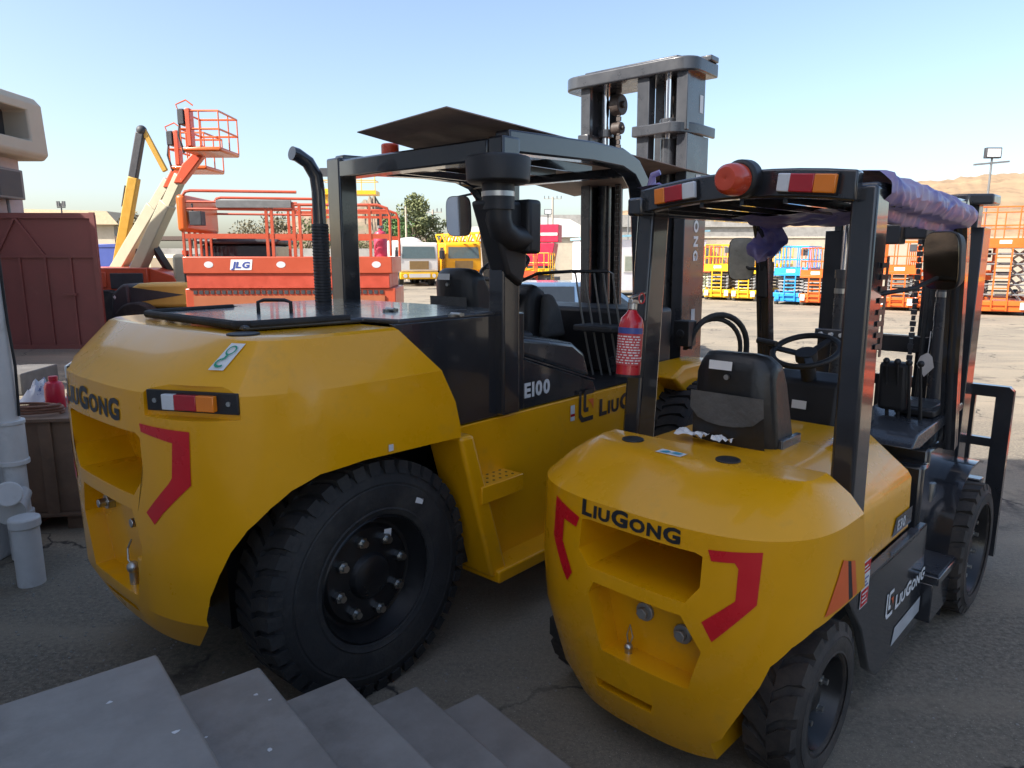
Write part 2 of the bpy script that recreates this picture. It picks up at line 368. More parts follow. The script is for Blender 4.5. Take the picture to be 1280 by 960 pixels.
def lift(x, y, rz, body, base, label, W=1.15, Lg=2.4, zd=1.15, rail=1.1, group='scissor lifts parked in the row by the far wall', wheels=.19, rough=False, ladder=None, obj_of=None):
    T = thing('scissor_lift', label, 'scissor lift', (x, y, 0), rz, group); h = W/2
    MB().box((-h+.05,0.05,.12),(h-.05,Lg-.05,.42)).box((-h,.0,.30),(h,.35,.46)).box((-h,Lg-.35,.30),(h,Lg,.46)).build('chassis', base, T, bevel=.02)
    for sx in (-1, 1):
        MB().box((sx*h-.02,.4,.14),(sx*h+.02,Lg-.4,.52)).build('tray_door', base, T, bevel=.01)
        for yy in (.30, Lg-.30):
            wh = MB().cyl((sx*(h-.02),yy,wheels),(sx*(h-.14),yy,wheels),wheels,n=20).build('wheel', RUB if rough else STL, T, bevel=.01)
            MB().cyl((sx*(h-.015),yy,wheels),(sx*(h-.03),yy,wheels),wheels*.55,n=14).build('rim', base, wh)
    sc = MB(); n = 5; dz = (zd-.50)/n
    for k in range(n):
        z0 = .48+k*dz
        for sx in (-.33, .33):
            sc.beam((sx*W,.18,z0),(sx*W,Lg-.18,z0+dz),.04,.07); sc.beam((sx*W+.05,Lg-.18,z0),(sx*W+.05,.18,z0+dz),.04,.07)
        for yy in (.18, Lg-.18): sc.cyl((-.38*W,yy,z0+dz*.5),(.38*W,yy,z0+dz*.5),.03,n=8)
    sc.build('scissor_stack', STL if base != GRP else GRP, T)
    ld = MB()
    for sx in (-.2, .2): ld.box((sx-.02,-.05,.15),(sx+.02,-.01,zd))
    for k in range(6): ld.box((-.2,-.05,.2+k*(zd-.2)/6),(.2,-.02,.235+k*(zd-.2)/6))
    ld.build('ladder', ladder or base, T)
    MB().box((-h,0,zd),(h,Lg,zd+.10)).build('platform', body, T, bevel=.008)
    tb = MB()
    for a, b in (((-h,0),(h,.015)),((-h,Lg-.015),(h,Lg)),((-h,0),(-h+.015,Lg)),((h-.015,0),(h,Lg))): tb.box((*a,zd+.10),(*b,zd+.30))
    tb.build('toe_board', body, T)
    rl = MB(); q = .022; top = zd+rail
    for z in (top, zd+rail*.55):
        rl.tube([(-h+q,q,z),(h-q,q,z),(h-q,Lg-q,z),(-h+q,Lg-q,z)], .022, 6, closed=True)
    for xx, yy in [(sx*(h-q), t*Lg+(1-2*t)*q) for sx in (-1, 1) for t in (0,.25,.5,.75,1)]+[(-h*.35,q),(h*.35,q),(-h*.35,Lg-q),(h*.35,Lg-q)]: rl.cyl((xx,yy,zd+.2),(xx,yy,top),.02,n=6)
    rl.build('guard_rail', body, T)
    MB().box((h-.30,.04,top-.34),(h-.08,.2,top-.10)).build('control_box', DGR, T, bevel=.01)
    decal('white_plate', *poly2d([(-.16,zd+.13),(.16,zd+.13),(.16,zd+.24),(-.16,zd+.24)]), lambda a, b: Vector((a,-.004,b)), WHP, T)
    for sx in (-.37*W, .37*W): MB().box((sx-.08,-.03,.2),(sx+.08,-.005,.42)).build('step_plate', WHP if base != BLP else base, T)
    return T
def gp(u, y): p = at(u, 330, y); return p.x
RZL = R(-33)      # fronts turned towards the sun
for (u, y, body, base, lab, kw) in [
    (873, 31.5, ORD2, GRP, 'red scissor lift on a pale green base at the left end of its row', {}),
    (897, 30.2, YEP, YEP, 'bright yellow scissor lift just left of the small forklift left mirror', {}),
    (931, 29.4, YEP, YEP, 'yellow scissor lift half hidden behind the small forklift left mirror', {}),
    (960, 31.5, YEP, YEP, 'tall long yellow scissor lift set back between the mirror and the blue lift', dict(zd=1.2, Lg=2.9)),
    (989, 27.2, BLP, BLP, 'bright blue scissor lift in the row of lifts', {}),
    (1020, 26.6, ORP, ORP, 'orange scissor lift directly right of the bright blue one', {}),
    (1052, 26.0, ORP, ORP, 'orange scissor lift hidden behind the small forklift mast', {}),
    (1125, 24.2, ORP, ORP, 'orange scissor lift standing alone just right of the tall right pillar', {}),
    (1160, 24.0, ORP, ORP, 'orange scissor lift half hidden behind the right mast rail', {}),
    (1218, 24.6, ORP, ORP, 'orange scissor lift partly hidden by the tall ladder lift', {}),
    ]:
    hv = (u*7 % 11)/11; kw = dict(dict(zd=1.02+.24*hv, W=1.05+.2*((u*3) % 7)/7), **kw); lift(gp(u, y), y, RZL+R(6*hv-3), body, base, lab, **kw)
lift(gp(1254, 22.3), 22.3, R(-28), ORP, ORP, 'tall orange scissor lift with a ladder up its front at the right edge', W=1.75, Lg=3.4, zd=2.1, rail=1.25, wheels=.36, rough=True)
for x, y, m, lab in ((7.3, 5.7, ORD2, 'red scissor lift just beyond the right edge, reflected in the pillars'), (9.3, 7.4, YEP, 'yellow scissor lift just beyond the right edge, reflected in the pillars'), (11.6, 8.6, ORP, 'orange scissor lift just beyond the right edge, reflected in the pillars')):
    lift(x, y, RZL, m, m, lab, group='lifts beside the yard, reflected in the black paint', W=1.7, zd=1.2)

# walls, embankment, cabin, hangar
tag(MB().box((gp(830,36),36,0),(48,36.3,2.72)).box((gp(830,36)-.05,35.95,2.72),(48.05,36.35,2.80)).build('boundary_wall', CONC, None, bevel=.02), 'long cream boundary wall behind the row of lifts', 'wall')
tag(MB().box((gp(640,110),110,0),(gp(1062,110),112,6.2)).box((gp(640,110),109.6,6.2),(gp(965,110),112,8.0)).build('retaining_wall', CONG, None), 'grey retaining wall below the sandy hill', 'wall')
tag(MB().box((gp(60,44),44,0),(gp(480,44),44.3,2.3)).build('boundary_wall', CONG, None, bevel=.02), 'low grey boundary wall behind the orange platform lift', 'wall')
cb = thing('site_cabin', 'white portable cabin with pale blue roof trim behind the big forklift mast', 'cabin', (gp(735, 33), 33, 0), R(14))
MB().box((0,0,.25),(6,2.2,2.6)).build('wall', mat('cabin_panel', (.72,.72,.76), .5, var=.04), cb, bevel=.01)
MB().prism([(-.1,2.6),(6.1,3.0),(6.1,3.08),(-.1,2.70)], 1, -.12, 2.3).build('roof', mat('pale_blue_trim', (.28,.55,.66), .5), cb)
wn = MB().box((1.75,-.03,1.1),(2.45,.0,1.9)).build('window', WHP, cb); MB().box((1.82,-.04,1.17),(2.38,-.03,1.83)).build('pane', mat('cabin_pane', (.30,.33,.27), .1), wn)
hg = thing('hangar', 'white roofed hangar far behind the red machines', 'hangar', (gp(655, 95), 95, 0))
MB().box((0,0,0),(9,10,4.3)).build('wall', CONC, hg)
MB().prism([(-.4,4.3),(9.4,4.3),(9.4,4.8),(6,6.6),(2,6.9),(-.4,5.6)], 1, -.4, 10.4).build('roof', WHP, hg)
hg2 = thing('shed', 'long white shed with a shallow roof behind the white truck', 'shed', (gp(560, 85), 85, 0))
MB().box((0,0,0),(9.6,8,3.6)).build('wall', CONC, hg2); MB().prism([(-.4,3.6),(10,3.6),(7,5.4),(2,5.2)], 1, -.4, 8.4).build('roof', WHP, hg2)
lb = thing('low_building', 'low flat building with a tan roof beyond the maroon gate', 'building', (gp(50, 48), 48, 0))
MB().box((0,0,0),(5.2,5,3.9)).build('wall', CONC, lb); MB().prism([(-.5,3.9),(5.8,3.9),(5.1,4.75),(-.5,4.9)], 1, -.5, 5.5).build('roof', mat('tan_roof', (.55,.43,.28), .8), lb)
MB().box((5.3,-.2,2.9),(10.5,3,3.15)).box((5.4,0,0),(5.55,.15,2.9)).box((10.2,0,0),(10.35,.15,2.9)).build('awning', mat('rust_brown_roof', (.11,.075,.06), .7), lb)
tag(MB().box((gp(119,30),30,.3),(gp(146,30),33,2.3)).box((gp(119,30)-.03,29.97,2.2),(gp(146,30)+.03,33,2.35)).build('shipping_container', BLU, None, bevel=.02), 'small dark blue container beyond the right edge of the maroon gate', 'container')

# poles
def pole(u, v, y, r, m, label, arm=0, lamp=False, cat='pole', name='utility_pole'):
    p = at(u, v, y); T = thing(name, label, cat, (p.x, y, 0)); MB().cyl((0,0,0),(0,0,p.z),r,r*.7,n=10).build('post', m, T)
    if arm:
        MB().beam((-arm,0,p.z-.25),(arm,0,p.z-.12 if lamp else p.z-.25),.07,.07).build('crossarm', m, T)
        if not lamp:
            for k in (-.9,-.45,.45,.9): MB().cyl((k*arm,0,p.z-.2),(k*arm,0,p.z+.12),.06,n=8).build('insulator', STL, T)
    if lamp: MB().box((-.32,-.1,p.z-.0),(.32,.08,p.z+.42)).build('floodlight', DGR, T, bevel=.02); MB().box((-.27,-.11,p.z+.05),(.27,-.10,p.z+.37)).build('lens', CLR, T)
    return T
pole(1240, 198, 30, .055, STL, 'floodlight pole with a short crossarm against the sandy hill', arm=.72, lamp=True, cat='floodlight', name='floodlight_pole')
WOOD = mat('grey_pole_wood', (.36,.32,.27), .8)
pole(691, 246, 90, .17, WOOD, 'utility pole with crossarm left of the big forklift mast', arm=1.15)
pole(541, 262, 70, .13, WOOD, 'utility pole with crossarm right of the green tree', arm=.9)
pole(775, 228, 80, .13, WOOD, 'utility pole seen between the big mast and the guard', arm=.5)
pole(786, 250, 60, .07, STL, 'thin grey pole right of the pole seen through the guard')
pole(507, 258, 55, .09, CONC, 'plain pale pole in front of the green tree')
pole(685, 268, 60, .06, DGR, 'thin lamp pole beside the red machines', lamp=True, cat='floodlight', name='floodlight_pole')
pole(76, 254, 45, .06, DGR, 'thin pole above the tan roof beyond the gate', arm=.25)

# trees
LEAF = [mat('olive_leaves', (.12,.135,.05), .8, var=.4, scale=3), mat('green_leaves', (.08,.15,.04), .8, var=.4, scale=3), mat('dusty_leaves', (.17,.145,.08), .85, var=.35, scale=3)]
BARK = mat('bark', (.10,.075,.05), .9, var=.3)
def tree(u, y, hgt, wid, m, label, seed, n=1500, trunk=.25):
    r = random.Random(seed); T = thing('tree', label, 'tree', (gp(u, y), y, 0), 0, 'trees beyond the yard')
    tr = MB().tube([(0,0,0),(.1,0,hgt*.3),(.0,.1,hgt*.6)], [.16,.12,.06], 8); cl = []
    for k in range(16):
        a = r.uniform(0, 6.28); e = r.uniform(trunk, .92); rad = wid*.42*math.sin(math.pi*min(1, (e-trunk+.18)/(1.12-trunk)))*r.uniform(.4, 1)
        c = Vector((rad*math.cos(a), rad*math.sin(a), hgt*e)); cl.append((c, wid*r.uniform(.10,.2))); tr.tube([(0,0,hgt*.35), tuple(c*.6+Vector((0,0,hgt*.12))), tuple(c)], [.05,.03,.012], 5)
    tr.build('trunk', BARK, T); mb = MB()
    for i in range(n):
        c, rr = r.choice(cl); d = Vector((r.gauss(0,1), r.gauss(0,1), r.gauss(0,.8))); d = d.normalized()*rr*r.random()**.4*1.25; p = c+d
        a = Vector((r.uniform(-1,1), r.uniform(-1,1), r.uniform(-1,1))).normalized(); b = a.orthogonal().normalized(); s = r.uniform(.06,.16)*hgt/5
        mb.add([p-a*s, p-b*s*.5, p+a*s, p+b*s*.5], [(0,1,2,3)])
    mb.build('crown', m, T); return T
tree(517, 62, 7.4, 5.6, LEAF[0], 'tall olive tree with a ragged crown right of the orange platform', 1, 2600)
tree(497, 58, 5.2, 4.2, LEAF[1], 'bright green bushy tree in front of the tall olive tree', 2, 2000, .1)
tree(536, 64, 5.4, 3.2, LEAF[0], 'dark small tree at the right of the tall olive tree', 3, 1200)
for i, (u, y, h2, w2, m) in enumerate(((312,52,4.4,4.6,2),(345,54,5.0,4.6,2),(385,52,4.6,4.8,0),(420,55,4.2,4.4,2),(450,56,3.6,3.8,0),(470,50,3.0,3.0,2))):
    tree(u, y, h2, w2, LEAF[m], ['dusty scrubby tree furthest left behind the orange platform lift','tallest dusty scrubby tree behind the left half of the orange platform','olive scrubby tree just left of the exhaust pipe','dusty scrubby tree between the exhaust pipe and the far left pillar','low olive scrubby tree behind the far left pillar','lowest dusty shrub behind the right end of the orange platform'][i], 10+i, 1500, .12)
tree(172, 40, 4.4, 2.2, LEAF[2], 'small dusty tree behind the cream booms', 31, 700); 

# red machines and yellow lifts in the middle distance
rm = thing('crusher', 'tall bright red machine with a hopper behind the big forklift cab', 'machine', (gp(671, 40), 40, 0), R(-12))
MB().prism([(-.9,1.3),(.9,1.3),(1.1,2.55),(-.7,2.55)], 1, -.8, .8).build('body', mat('crimson_paint', (.62,.02,.06), .4, var=.1), rm, bevel=.04)
MB().box((-.1,-.7,2.6),(1.3,.7,3.55)).build('hopper', MATS['crimson_paint'], rm, bevel=.03); MB().box((.25,-.72,2.95),(1.25,-.70,3.1)).build('stripe', WHP, rm)
MB().box((-.8,-.7,0),(-.6,.7,1.3)).box((.6,-.7,0),(.8,.7,1.3)).box((-1.0,-.9,.5),(1.2,.9,.7)).build('frame', DGR, rm)
lift(gp(690, 37), 37, R(70), YEP, YEP, 'yellow scissor lift beside the red machine', group='yellow lifts by the red machine', zd=.9)
lift(gp(668, 39), 36, R(80), ORD2, ORD2, 'red scissor lift in front of the red machine', group='lifts by the red machine', zd=.8)
def truck(name, label, u, y, rz, cabm, kind):
    T = thing(name, label, 'truck', (gp(u, y), y, 0), rz)         # front faces local -Y
    cab = MB(); cab.prism([(.15,.85),(0,.95),(0,1.65),(.12,2.55),(.25,2.68),(1.7,2.68),(1.8,2.5),(1.8,.85)], 0, -1.2, 1.2).build('cab', cabm, T, bevel=.06, seg=3)
    MB().add([(-1.05,-.004+.02,1.70),(1.05,.016,1.70),(1.0,.105,2.42),(-1.0,.105,2.42)], [(0,1,2,3)]).add([(-1.05,-.02,1.70),(1.05,-.02,1.70),(1.0,.085,2.42),(-1.0,.085,2.42)], [(0,1,2,3)]).build('windscreen', mat('truck_glass', (.10,.14,.14), .12), T)
    for sx in (-1, 1): MB().box((sx*1.205-.01,.45,1.65),(sx*1.205+.01,1.25,2.4)).build('side_window', GLS, T); MB().box((sx*1.38-.1,-.05,1.7),(sx*1.38+.1,.05,2.2)).build('mirror', DGR, T, bevel=.02)
    MB().box((-.6,-.03,1.05),(.6,.0,1.55)).build('grille', mat('brown_grille', (.25,.16,.06), .6), T)
    MB().box((-1.2,-.12,.45),(1.2,.2,.85)).build('bumper', YEP if kind == 'tank' else cabm, T, bevel=.04)
    MB().box((-.65,-.14,.55),(.65,-.12,.78)).build('bumper_plate', WHP, T)
    for sx in (-1, 1): MB().cyl((sx*.9,-.14,.65),(sx*.9,-.10,.65),.12,n=14).build('headlight', CLR, T)
    MB().box((-.45,.3,.6),(.45,8,.9)).build('chassis', DGR, T)
    for yy in (1.1, 5.4, 6.7):
        for sx in (-1, 1):
            wh = MB().cyl((sx*1.15,yy,.5),(sx*.85,yy,.5),.5,n=22).build('wheel', RUB, T, bevel=.03); MB().cyl((sx*1.16,yy,.5),(sx*1.1,yy,.5),.27,n=14).build('rim', WHP, wh)
    if kind == 'tank':
        MB().lathe([(2.1,.001),(2.1,.9),(2.25,1.1),(7.6,1.1),(7.75,.9),(7.75,.001)], (0,0,1.95), (0,1,0), 32).build('tank', WHP, T, ang=50)
        MB().box((-1.25,2.6,.5),(1.25,5.0,.85)).build('side_guard', YEP, T)
    else:
        MB().box((-1.2,2.0,.9),(1.2,8.0,1.5)).box((-1.1,3.4,1.5),(.2,5.2,2.7)).build('crane_body', cabm, T, bevel=.04)
        bm = MB()
        for a in (-.35, .35):
            for b in (2.75, 3.35): bm.beam((a+.4,-3.0,b-.1),(a+.4,6.5,b),.10,.10)
        for k in range(12): bm.beam((.05,-3+k*.8,2.7 if k % 2 else 3.3),(.05,-3+(k+1)*.8,3.3 if k % 2 else 2.7),.08,.08); bm.beam((.75,-3+k*.8,2.7 if k % 2 else 3.3),(.75,-3+(k+1)*.8,3.3 if k % 2 else 2.7),.08,.08)
        bm.build('crane_boom', cabm, T)
    return T
truck('tank_truck', 'white tanker truck with yellow bumper facing the yard behind the seat of the big forklift', 524, 44, R(20), WHP, 'tank')
truck('crane_truck', 'yellow crane truck with lattice boom parked right of the white tanker', 580, 46, R(22), mat('crane_yellow', (.80,.38,.01), .4, var=.1, scale=1), 'crane')
# pale blue car
def car(x, y, rz, m, label):
    T = thing('parked_car', label, 'car', (x, y, 0), rz)
    body = [(-2.25,.35),(2.25,.35),(2.28,.75),(2.15,.92),(1.15,1.02),(-1.9,1.05),(-2.25,.95)]
    MB().prism(body, 1, -.90, .90).build('body', m, T, bevel=.08, seg=4)
    top = [(1.2,.98),(.45,1.48),(.2,1.54),(-1.35,1.54),(-1.65,1.46),(-2.1,1.0)]; n = len(top)
    mb = MB(); vs = [(px, -(.86-.20*max(0,(pz-.98)/.56)), pz) for px, pz in top]+[(px, .86-.20*max(0,(pz-.98)/.56), pz) for px, pz in top]
    mb.add(vs, [tuple(range(n)), tuple(range(2*n-1, n-1, -1))]+[(i, i+n, (i+1)%n+n, (i+1)%n) for i in range(n)]).build('roof', m, T, bevel=.05, seg=4)
    for sy in (-1, 1):
        for a in ([(.95,1.04),(.42,1.42),(-.25,1.46),(-.25,1.04)], [(-.33,1.04),(-.33,1.46),(-1.2,1.46),(-1.35,1.04)], [(-1.45,1.04),(-1.3,1.45),(-1.55,1.40),(-1.9,1.04)]):
            MB().add([(px, sy*(.87-.20*max(0,(pz-.98)/.56)), pz) for px, pz in a], [tuple(range(4))]).build('side_window', GLS, T)
    MB().add([(1.15,-.78,1.03),(1.15,.78,1.03),(.47,.64,1.48),(.47,-.64,1.48)], [(0,1,2,3)]).build('windscreen', GLS, T)
    for px in (-1.35, 1.4):
        for sy in (-1, 1): wh = MB().cyl((px,sy*.90,.33),(px,sy*.70,.33),.33,n=24).build('wheel', RUB, T, bevel=.02); MB().cyl((px,sy*.91,.33),(px,sy*.88,.33),.2,n=16).build('rim', STEEL, wh)
    for sy in (-1, 1): MB().box((2.15,sy*.72-.15,.72),(2.29,sy*.72+.15,.85)).build('headlight', CLR, T, bevel=.02); MB().box((.85,sy*.98-.08,1.02),(1.0,sy*.98+.08,1.16)).build('wing_mirror', m, T, bevel=.02)
    T.scale = (.86, .92, .90)
    return T
car(1.35, 13.4, R(4), mat('pale_blue_car_paint', (.13,.21,.32), .22, metal=.35, coat=.8, var=.03), 'pale blue car parked behind the big forklift, seen through its cab')

# long orange platform lift
ORJ = mat('shade_darkened_orange', (.44, .07, .028), .45, coat=.15, var=.12, scale=1.2)  # darker than the other oranges: the lift's shaded side is put into the colour
PL = thing('platform_lift', 'long orange platform lift with open rails left of the exhaust pipe', 'scissor lift', (at(230,330,13.6).x, 13.5, 0), R(3))
Lp = 3.95; ST1 = WHP
MB().box((.02,0,1.52),(Lp,1.7,1.84)).build('platform', ORJ, PL, bevel=.015); MB().box((.06,.03,1.24),(Lp-.06,1.6,1.52)).build('platform_base', mat('dull_red_orange', (.46,.06,.03), .5, var=.12), PL, bevel=.01)
bd = MB().box((.0,.06,.45),(Lp+.05,1.6,1.24)).build('engine_cover', ORJ, PL, bevel=.02)
gm = mat('orange_mesh_panel', (.36,.11,.045), .55, var=.12, scale=2); MB().box((.16,.03,.55),(Lp-.16,.055,1.10)).build('mesh_panel', gm, bd)  # mesh darkened likewise, shade put into its colour
hs = MB()
for k in range(34): hs.box((.16+k*.107,.045,1.13),(.23+k*.107,.058,1.20))
hs.build('vent_row', DGR, bd)
for xx in (.6, 3.3):
    for yy in (.1, 1.6): wh = MB().cyl((xx,yy-.1,.4),(xx,yy+.15,.4),.4,n=24).build('wheel', RUB, PL, bevel=.03); MB().cyl((xx,yy-.12,.4),(xx,yy-.1,.4),.2,n=14).build('rim', ORJ, wh)
V, F, W = text2d('JLG', wide=1.25, slant=.25); pl = decal('maker_plate', *poly2d([(-.25,-.35),(W+.35,-.35),(W+.6,1.35),(.0,1.35)]), planefn((.92,-.004,1.63), (1,0,0), (0,0,1), .115), WHT, PL)
decal('maker_lettering', V, F, planefn((.92,-.008,1.63), (1,0,0), (0,0,1), .115), BLU, pl)
for xx in (.5, 1.85, 2.55, 3.65): decal('round_sticker', *poly2d([(.085*math.cos(R(k*20)), .06*math.sin(R(k*20))) for k in range(18)]), planefn((xx,-.004,1.69), (1,0,0), (0,0,1)), CLR, PL)
rl = MB()
for yy in (.03, 1.66):
    rl.tube([(.1,yy,2.3),(.1,yy,2.95),(.16,yy,3.03),(.25,yy,3.05),(2.2,yy,3.03)], .028, 8); rl.tube([(.1,yy,2.85),(2.2,yy,2.83)], .022, 8); rl.tube([(.1,yy,2.72),(2.2,yy,2.70)], .022, 8)
    rl.tube([(2.1,yy,2.80),(3.7,yy,2.80),(3.88,yy,2.74),(3.93,yy,2.6),(3.93,yy,1.85)], .028, 8); rl.beam((2.1,yy,2.66),(3.9,yy,2.66),.03,.05); rl.beam((.1,yy,2.22),(3.9,yy,2.22),.03,.09)
    for xx in (1.62, 1.72, 2.13, 2.24, 3.55): rl.beam((xx,yy,1.84),(xx,yy,2.82),.05,.05)
rl.build('guard_rail', ORJ, PL)
eg = MB()
for k in range(6): eg.beam((.06,.05+k*.28,1.84),(.06,.05+k*.28,2.32),.05,.04)
eg.build('end_gate', ORJ, PL)
MB().box((-.02,-.02,2.30),(.16,1.70,2.98)).build('end_panel', ORP, PL, bevel=.07, seg=4)
MB().box((.72,-.02,2.74),(2.1,.05,2.88)).build('grey_plank', STL, PL, bevel=.005)
MB().box((.20,.02,2.42),(.42,.25,2.68)).tube([(.26,.05,2.68),(.26,.05,2.82)], .02, 6).build('control_box', DGR, PL, bevel=.01)
gb = thing('gas_bottle', 'red gas bottle standing on the right end of the orange platform', 'gas bottle', PL.matrix_basis @ Vector((3.68,.5,1.84)))
MB().lathe([(0,.001),(0,.13),(.40,.13),(.47,.10),(.5,.04),(.55,.035),(.55,.001)], (0,0,0), (0,0,1), 20).build('cylinder', mat('dull_red_paint', (.55,.05,.10), .45), gb); MB().cyl((0,0,.55),(0,0,.6),.06,n=10).build('valve', STL, gb)

# boom lifts beyond the gate
def boom(u0, v0, u1, v1, y, label, bx, bu, bv):
    A = at(u0, v0, y); Bq = at(u1, v1, y-.6); T = thing('boom_lift', label, 'boom lift', (A.x, y, 0), 0, 'cream boom lifts beyond the gate'); o = Vector((A.x, y, 0))
    MB().box((-.9,-.8,.55),(2.6,1.2,.95)).box((-.8,-.7,.95),(.6,.3,1.55)).prism([(.6,.95),(1.5,.95),(1.2,1.35),(.6,1.55)], 1, -.6, .3).box((-.75,-.74,1.05),(-.45,-.70,1.45)).build('chassis', ORD2, T, bevel=.06)
    MB().box((-.35,-.73,1.02),(.5,-.70,1.42)).build('engine_panel', DGR, T, bevel=.02)
    MB().box((1.2,-.6,1.0),(3.4,.9,1.9)).build('counterweight', CRM, T, bevel=.1)
    for xx in (-.4, 2.1):
        for yy in (-.8, 1.2): MB().cyl((xx,yy-.15,.5),(xx,yy+.15,.5),.5,n=20).build('wheel', RUB, T, bevel=.03)
    a, b = A-o, Bq-o; d = (b-a)
    bo = MB().beam(a-d*.05, a+d*.72, .26, .34).build('boom', CRM, T, bevel=.02); MB().beam(a+d*.70, b, .20, .27).build('boom_extension', CRM, T, bevel=.02)
    MB().beam(a+d*.02+Vector((.75,.3,-.2)), a+d*.32, .16, .16).build('lift_cylinder', DGR, T)
    fl = at(bu, bv, y-.8)-o
    MB().prism([(b.x-.16,b.z-.18),(b.x+.06,b.z-.2),(fl.x+.1,fl.z-.05),(fl.x+.05,fl.z+.22),(b.x+.1,b.z+.28)], 1, b.y-.12, b.y+.1).build('jib_bracket', ORD2, T, bevel=.03)
    bk = MB().box((fl.x-.1,fl.y-.7,fl.z-.06),(fl.x+.86,fl.y+.5,fl.z+.05)).build('basket_floor', ORP, T, bevel=.04)
    rl = MB(); x0, x1, y0, y1 = fl.x-.08, fl.x+.84, fl.y-.68, fl.y+.48
    for z in (.86, .45): rl.tube([(x0,y0,fl.z+z),(x1,y0,fl.z+z),(x1,y1,fl.z+z),(x0,y1,fl.z+z)], .025, 6, closed=True)
    for xx, yy in ((x0,y0),(x1,y0),(x1,y1),(x0,y1),(x0,(y0+y1)/2),(x1,(y0+y1)/2),((x0+x1)/2,y0)): rl.cyl((xx,yy,fl.z),(xx,yy,fl.z+.86),.018,n=6)
    rl.tube([(x0,y0,fl.z+.82),(x0-.06,y0,fl.z+1.0),(x0+.18,y0,fl.z+1.1),(x0+.34,y0,fl.z+.98)], .018, 6)
    rl.build('basket_rail', ORP, T)
    MB().box((x0-.03,y0-.05,fl.z+.55),(x0+.12,y0+.3,fl.z+.9)).tube([(x0,y0,fl.z+.6),(x0-.05,y0,fl.z+.3),(x0+.05,y0,fl.z-.1)], .03, 6).build('control_console', DGR, T, bevel=.02)
    MB().box((x0+.14,y0-.03,fl.z+.05),(x0+.26,y0+.2,fl.z+.92)).build('console_post', ORD2, T, bevel=.02)
boom(146, 338, 212, 226, 20.5, 'boom lift with cream boom and red basket, left and lower of the two', 0, 232, 213)
boom(172, 338, 226, 220, 19.0, 'boom lift with cream boom and red basket, right and higher of the two', 0, 247, 191)
YBM = mat('ochre_boom_paint', (.48, .27, .03), .45, var=.1)
yb = thing('knuckle_boom_crane', 'yellow and black folding boom crane rising left of the cream booms', 'crane', (at(152,330,22).x, 22, 0)); o = Vector(yb.location)
q = lambda u, v: at(u, v, 22)-o
MB().beam(q(146,345), q(168,222), .24, .30).build('lower_boom', YBM, yb, bevel=.03); MB().beam(q(160,262), q(176,166), .20, .24).build('upper_boom', DGR, yb, bevel=.03)
MB().beam(q(178,160), q(207,214), .10, .16).build('folding_arm', YBM, yb, bevel=.02); MB().ball(q(177,163), .15).build('knuckle', DGR, yb)
MB().tube([q(157,232), q(153,258), q(161,258), q(171,180)], .035, 8).build('hydraulic_hose', RUB, yb)
MB().box((-1.2,-.8,.5),(1.6,1.0,1.3)).build('base', YEP, yb, bevel=.05); 
for xx in (-.8, 1.1):
    for yy in (-.8, 1.0): MB().cyl((xx,yy-.15,.45),(xx,yy+.15,.45),.45,n=18).build('wheel', RUB, yb)
yl = thing('boom_lift', 'yellow boom lift basket far away above the orange platform, behind the exhaust pipe', 'boom lift', (at(415,300,38).x, 38, 0)); o = Vector(yl.location); q = lambda u, v: at(u, v, 38)-o
MB().beam(q(400,330), q(408,236), .22, .28).build('boom', YEP, yl); MB().box((q(402,241)-Vector((0,.5,.12)))[:], (q(472,241)+Vector((0,.6,.08)))[:]).build('basket_floor', YEP, yl)
rl = MB(); a, b = q(404,240), q(471,240)
for z in (.55, 1.1): rl.tube([(a.x,a.y-.45,a.z+z),(b.x,a.y-.45,a.z+z),(b.x,a.y+.55,a.z+z),(a.x,a.y+.55,a.z+z)], .025, 6, closed=True)
for k in range(5): rl.cyl((a.x+(b.x-a.x)*k/4,a.y-.45,a.z),(a.x+(b.x-a.x)*k/4,a.y-.45,a.z+1.1),.025,n=6)
rl.build('basket_rail', YEP, yl); MB().box((a.x,a.y-.5,a.z+.75),(a.x+.5,a.y-.2,a.z+1.15)).build('control_console', DGR, yl); MB().box((-.8,-1,.4),(2,1,1.6)).build('chassis', YEP, yl)
# tractor with the striped bonnet
tr = thing('tractor', 'dusty yellow tractor with a black arrow on its bonnet in front of the booms', 'tractor', (at(150,380,15.6).x, 15.6, 0), R(4)); TY = mat('dusty_yellow_paint', (.50,.34,.07), .5, var=.12, scale=2)
MB().prism([(.35,.75),(2.1,.75),(2.1,1.30),(.6,1.27),(.38,1.15)], 1, -.42, .42).build('bonnet', TY, tr, bevel=.08, seg=3)
decal('bonnet_arrow', *poly2d([(.42,.85),(.42,1.20),(1.55,1.03)]), lambda a, b: Vector((a,-.425,b)), DGR, tr)
MB().prism([(.0,.55),(.42,.6),(.42,1.25),(.3,1.27),(.05,1.05)], 1, -.46, .46).build('grille', DGR, tr, bevel=.06); MB().ball((.12,-.36,.98), .11, (.7,1,1)).build('headlight', CLR, tr)
MB().box((.2,-.3,.4),(4.2,.3,.8)).build('chassis', DGR, tr); MB().cyl((1.55,-.15,1.28),(1.55,-.15,1.88),.06,n=12).build('exhaust_stack', DGR, tr); MB().cyl((1.55,-.15,1.88),(1.55,-.15,1.97),.07,n=10).build('beacon', BEAC, tr)
MB().box((2.1,-.7,.8),(3.6,.7,2.1)).build('cab', GLS, tr, bevel=.05); MB().box((2.0,-.8,2.1),(3.7,.8,2.2)).build('cab_roof', DGR, tr, bevel=.04)
for xx, r2 in ((.7,.45),(3.0,.75)):
    for yy in (-.75, .75): MB().cyl((xx,yy-.17,r2),(xx,yy+.17,r2),r2,n=24).build('wheel', RUB, tr, bevel=.04)

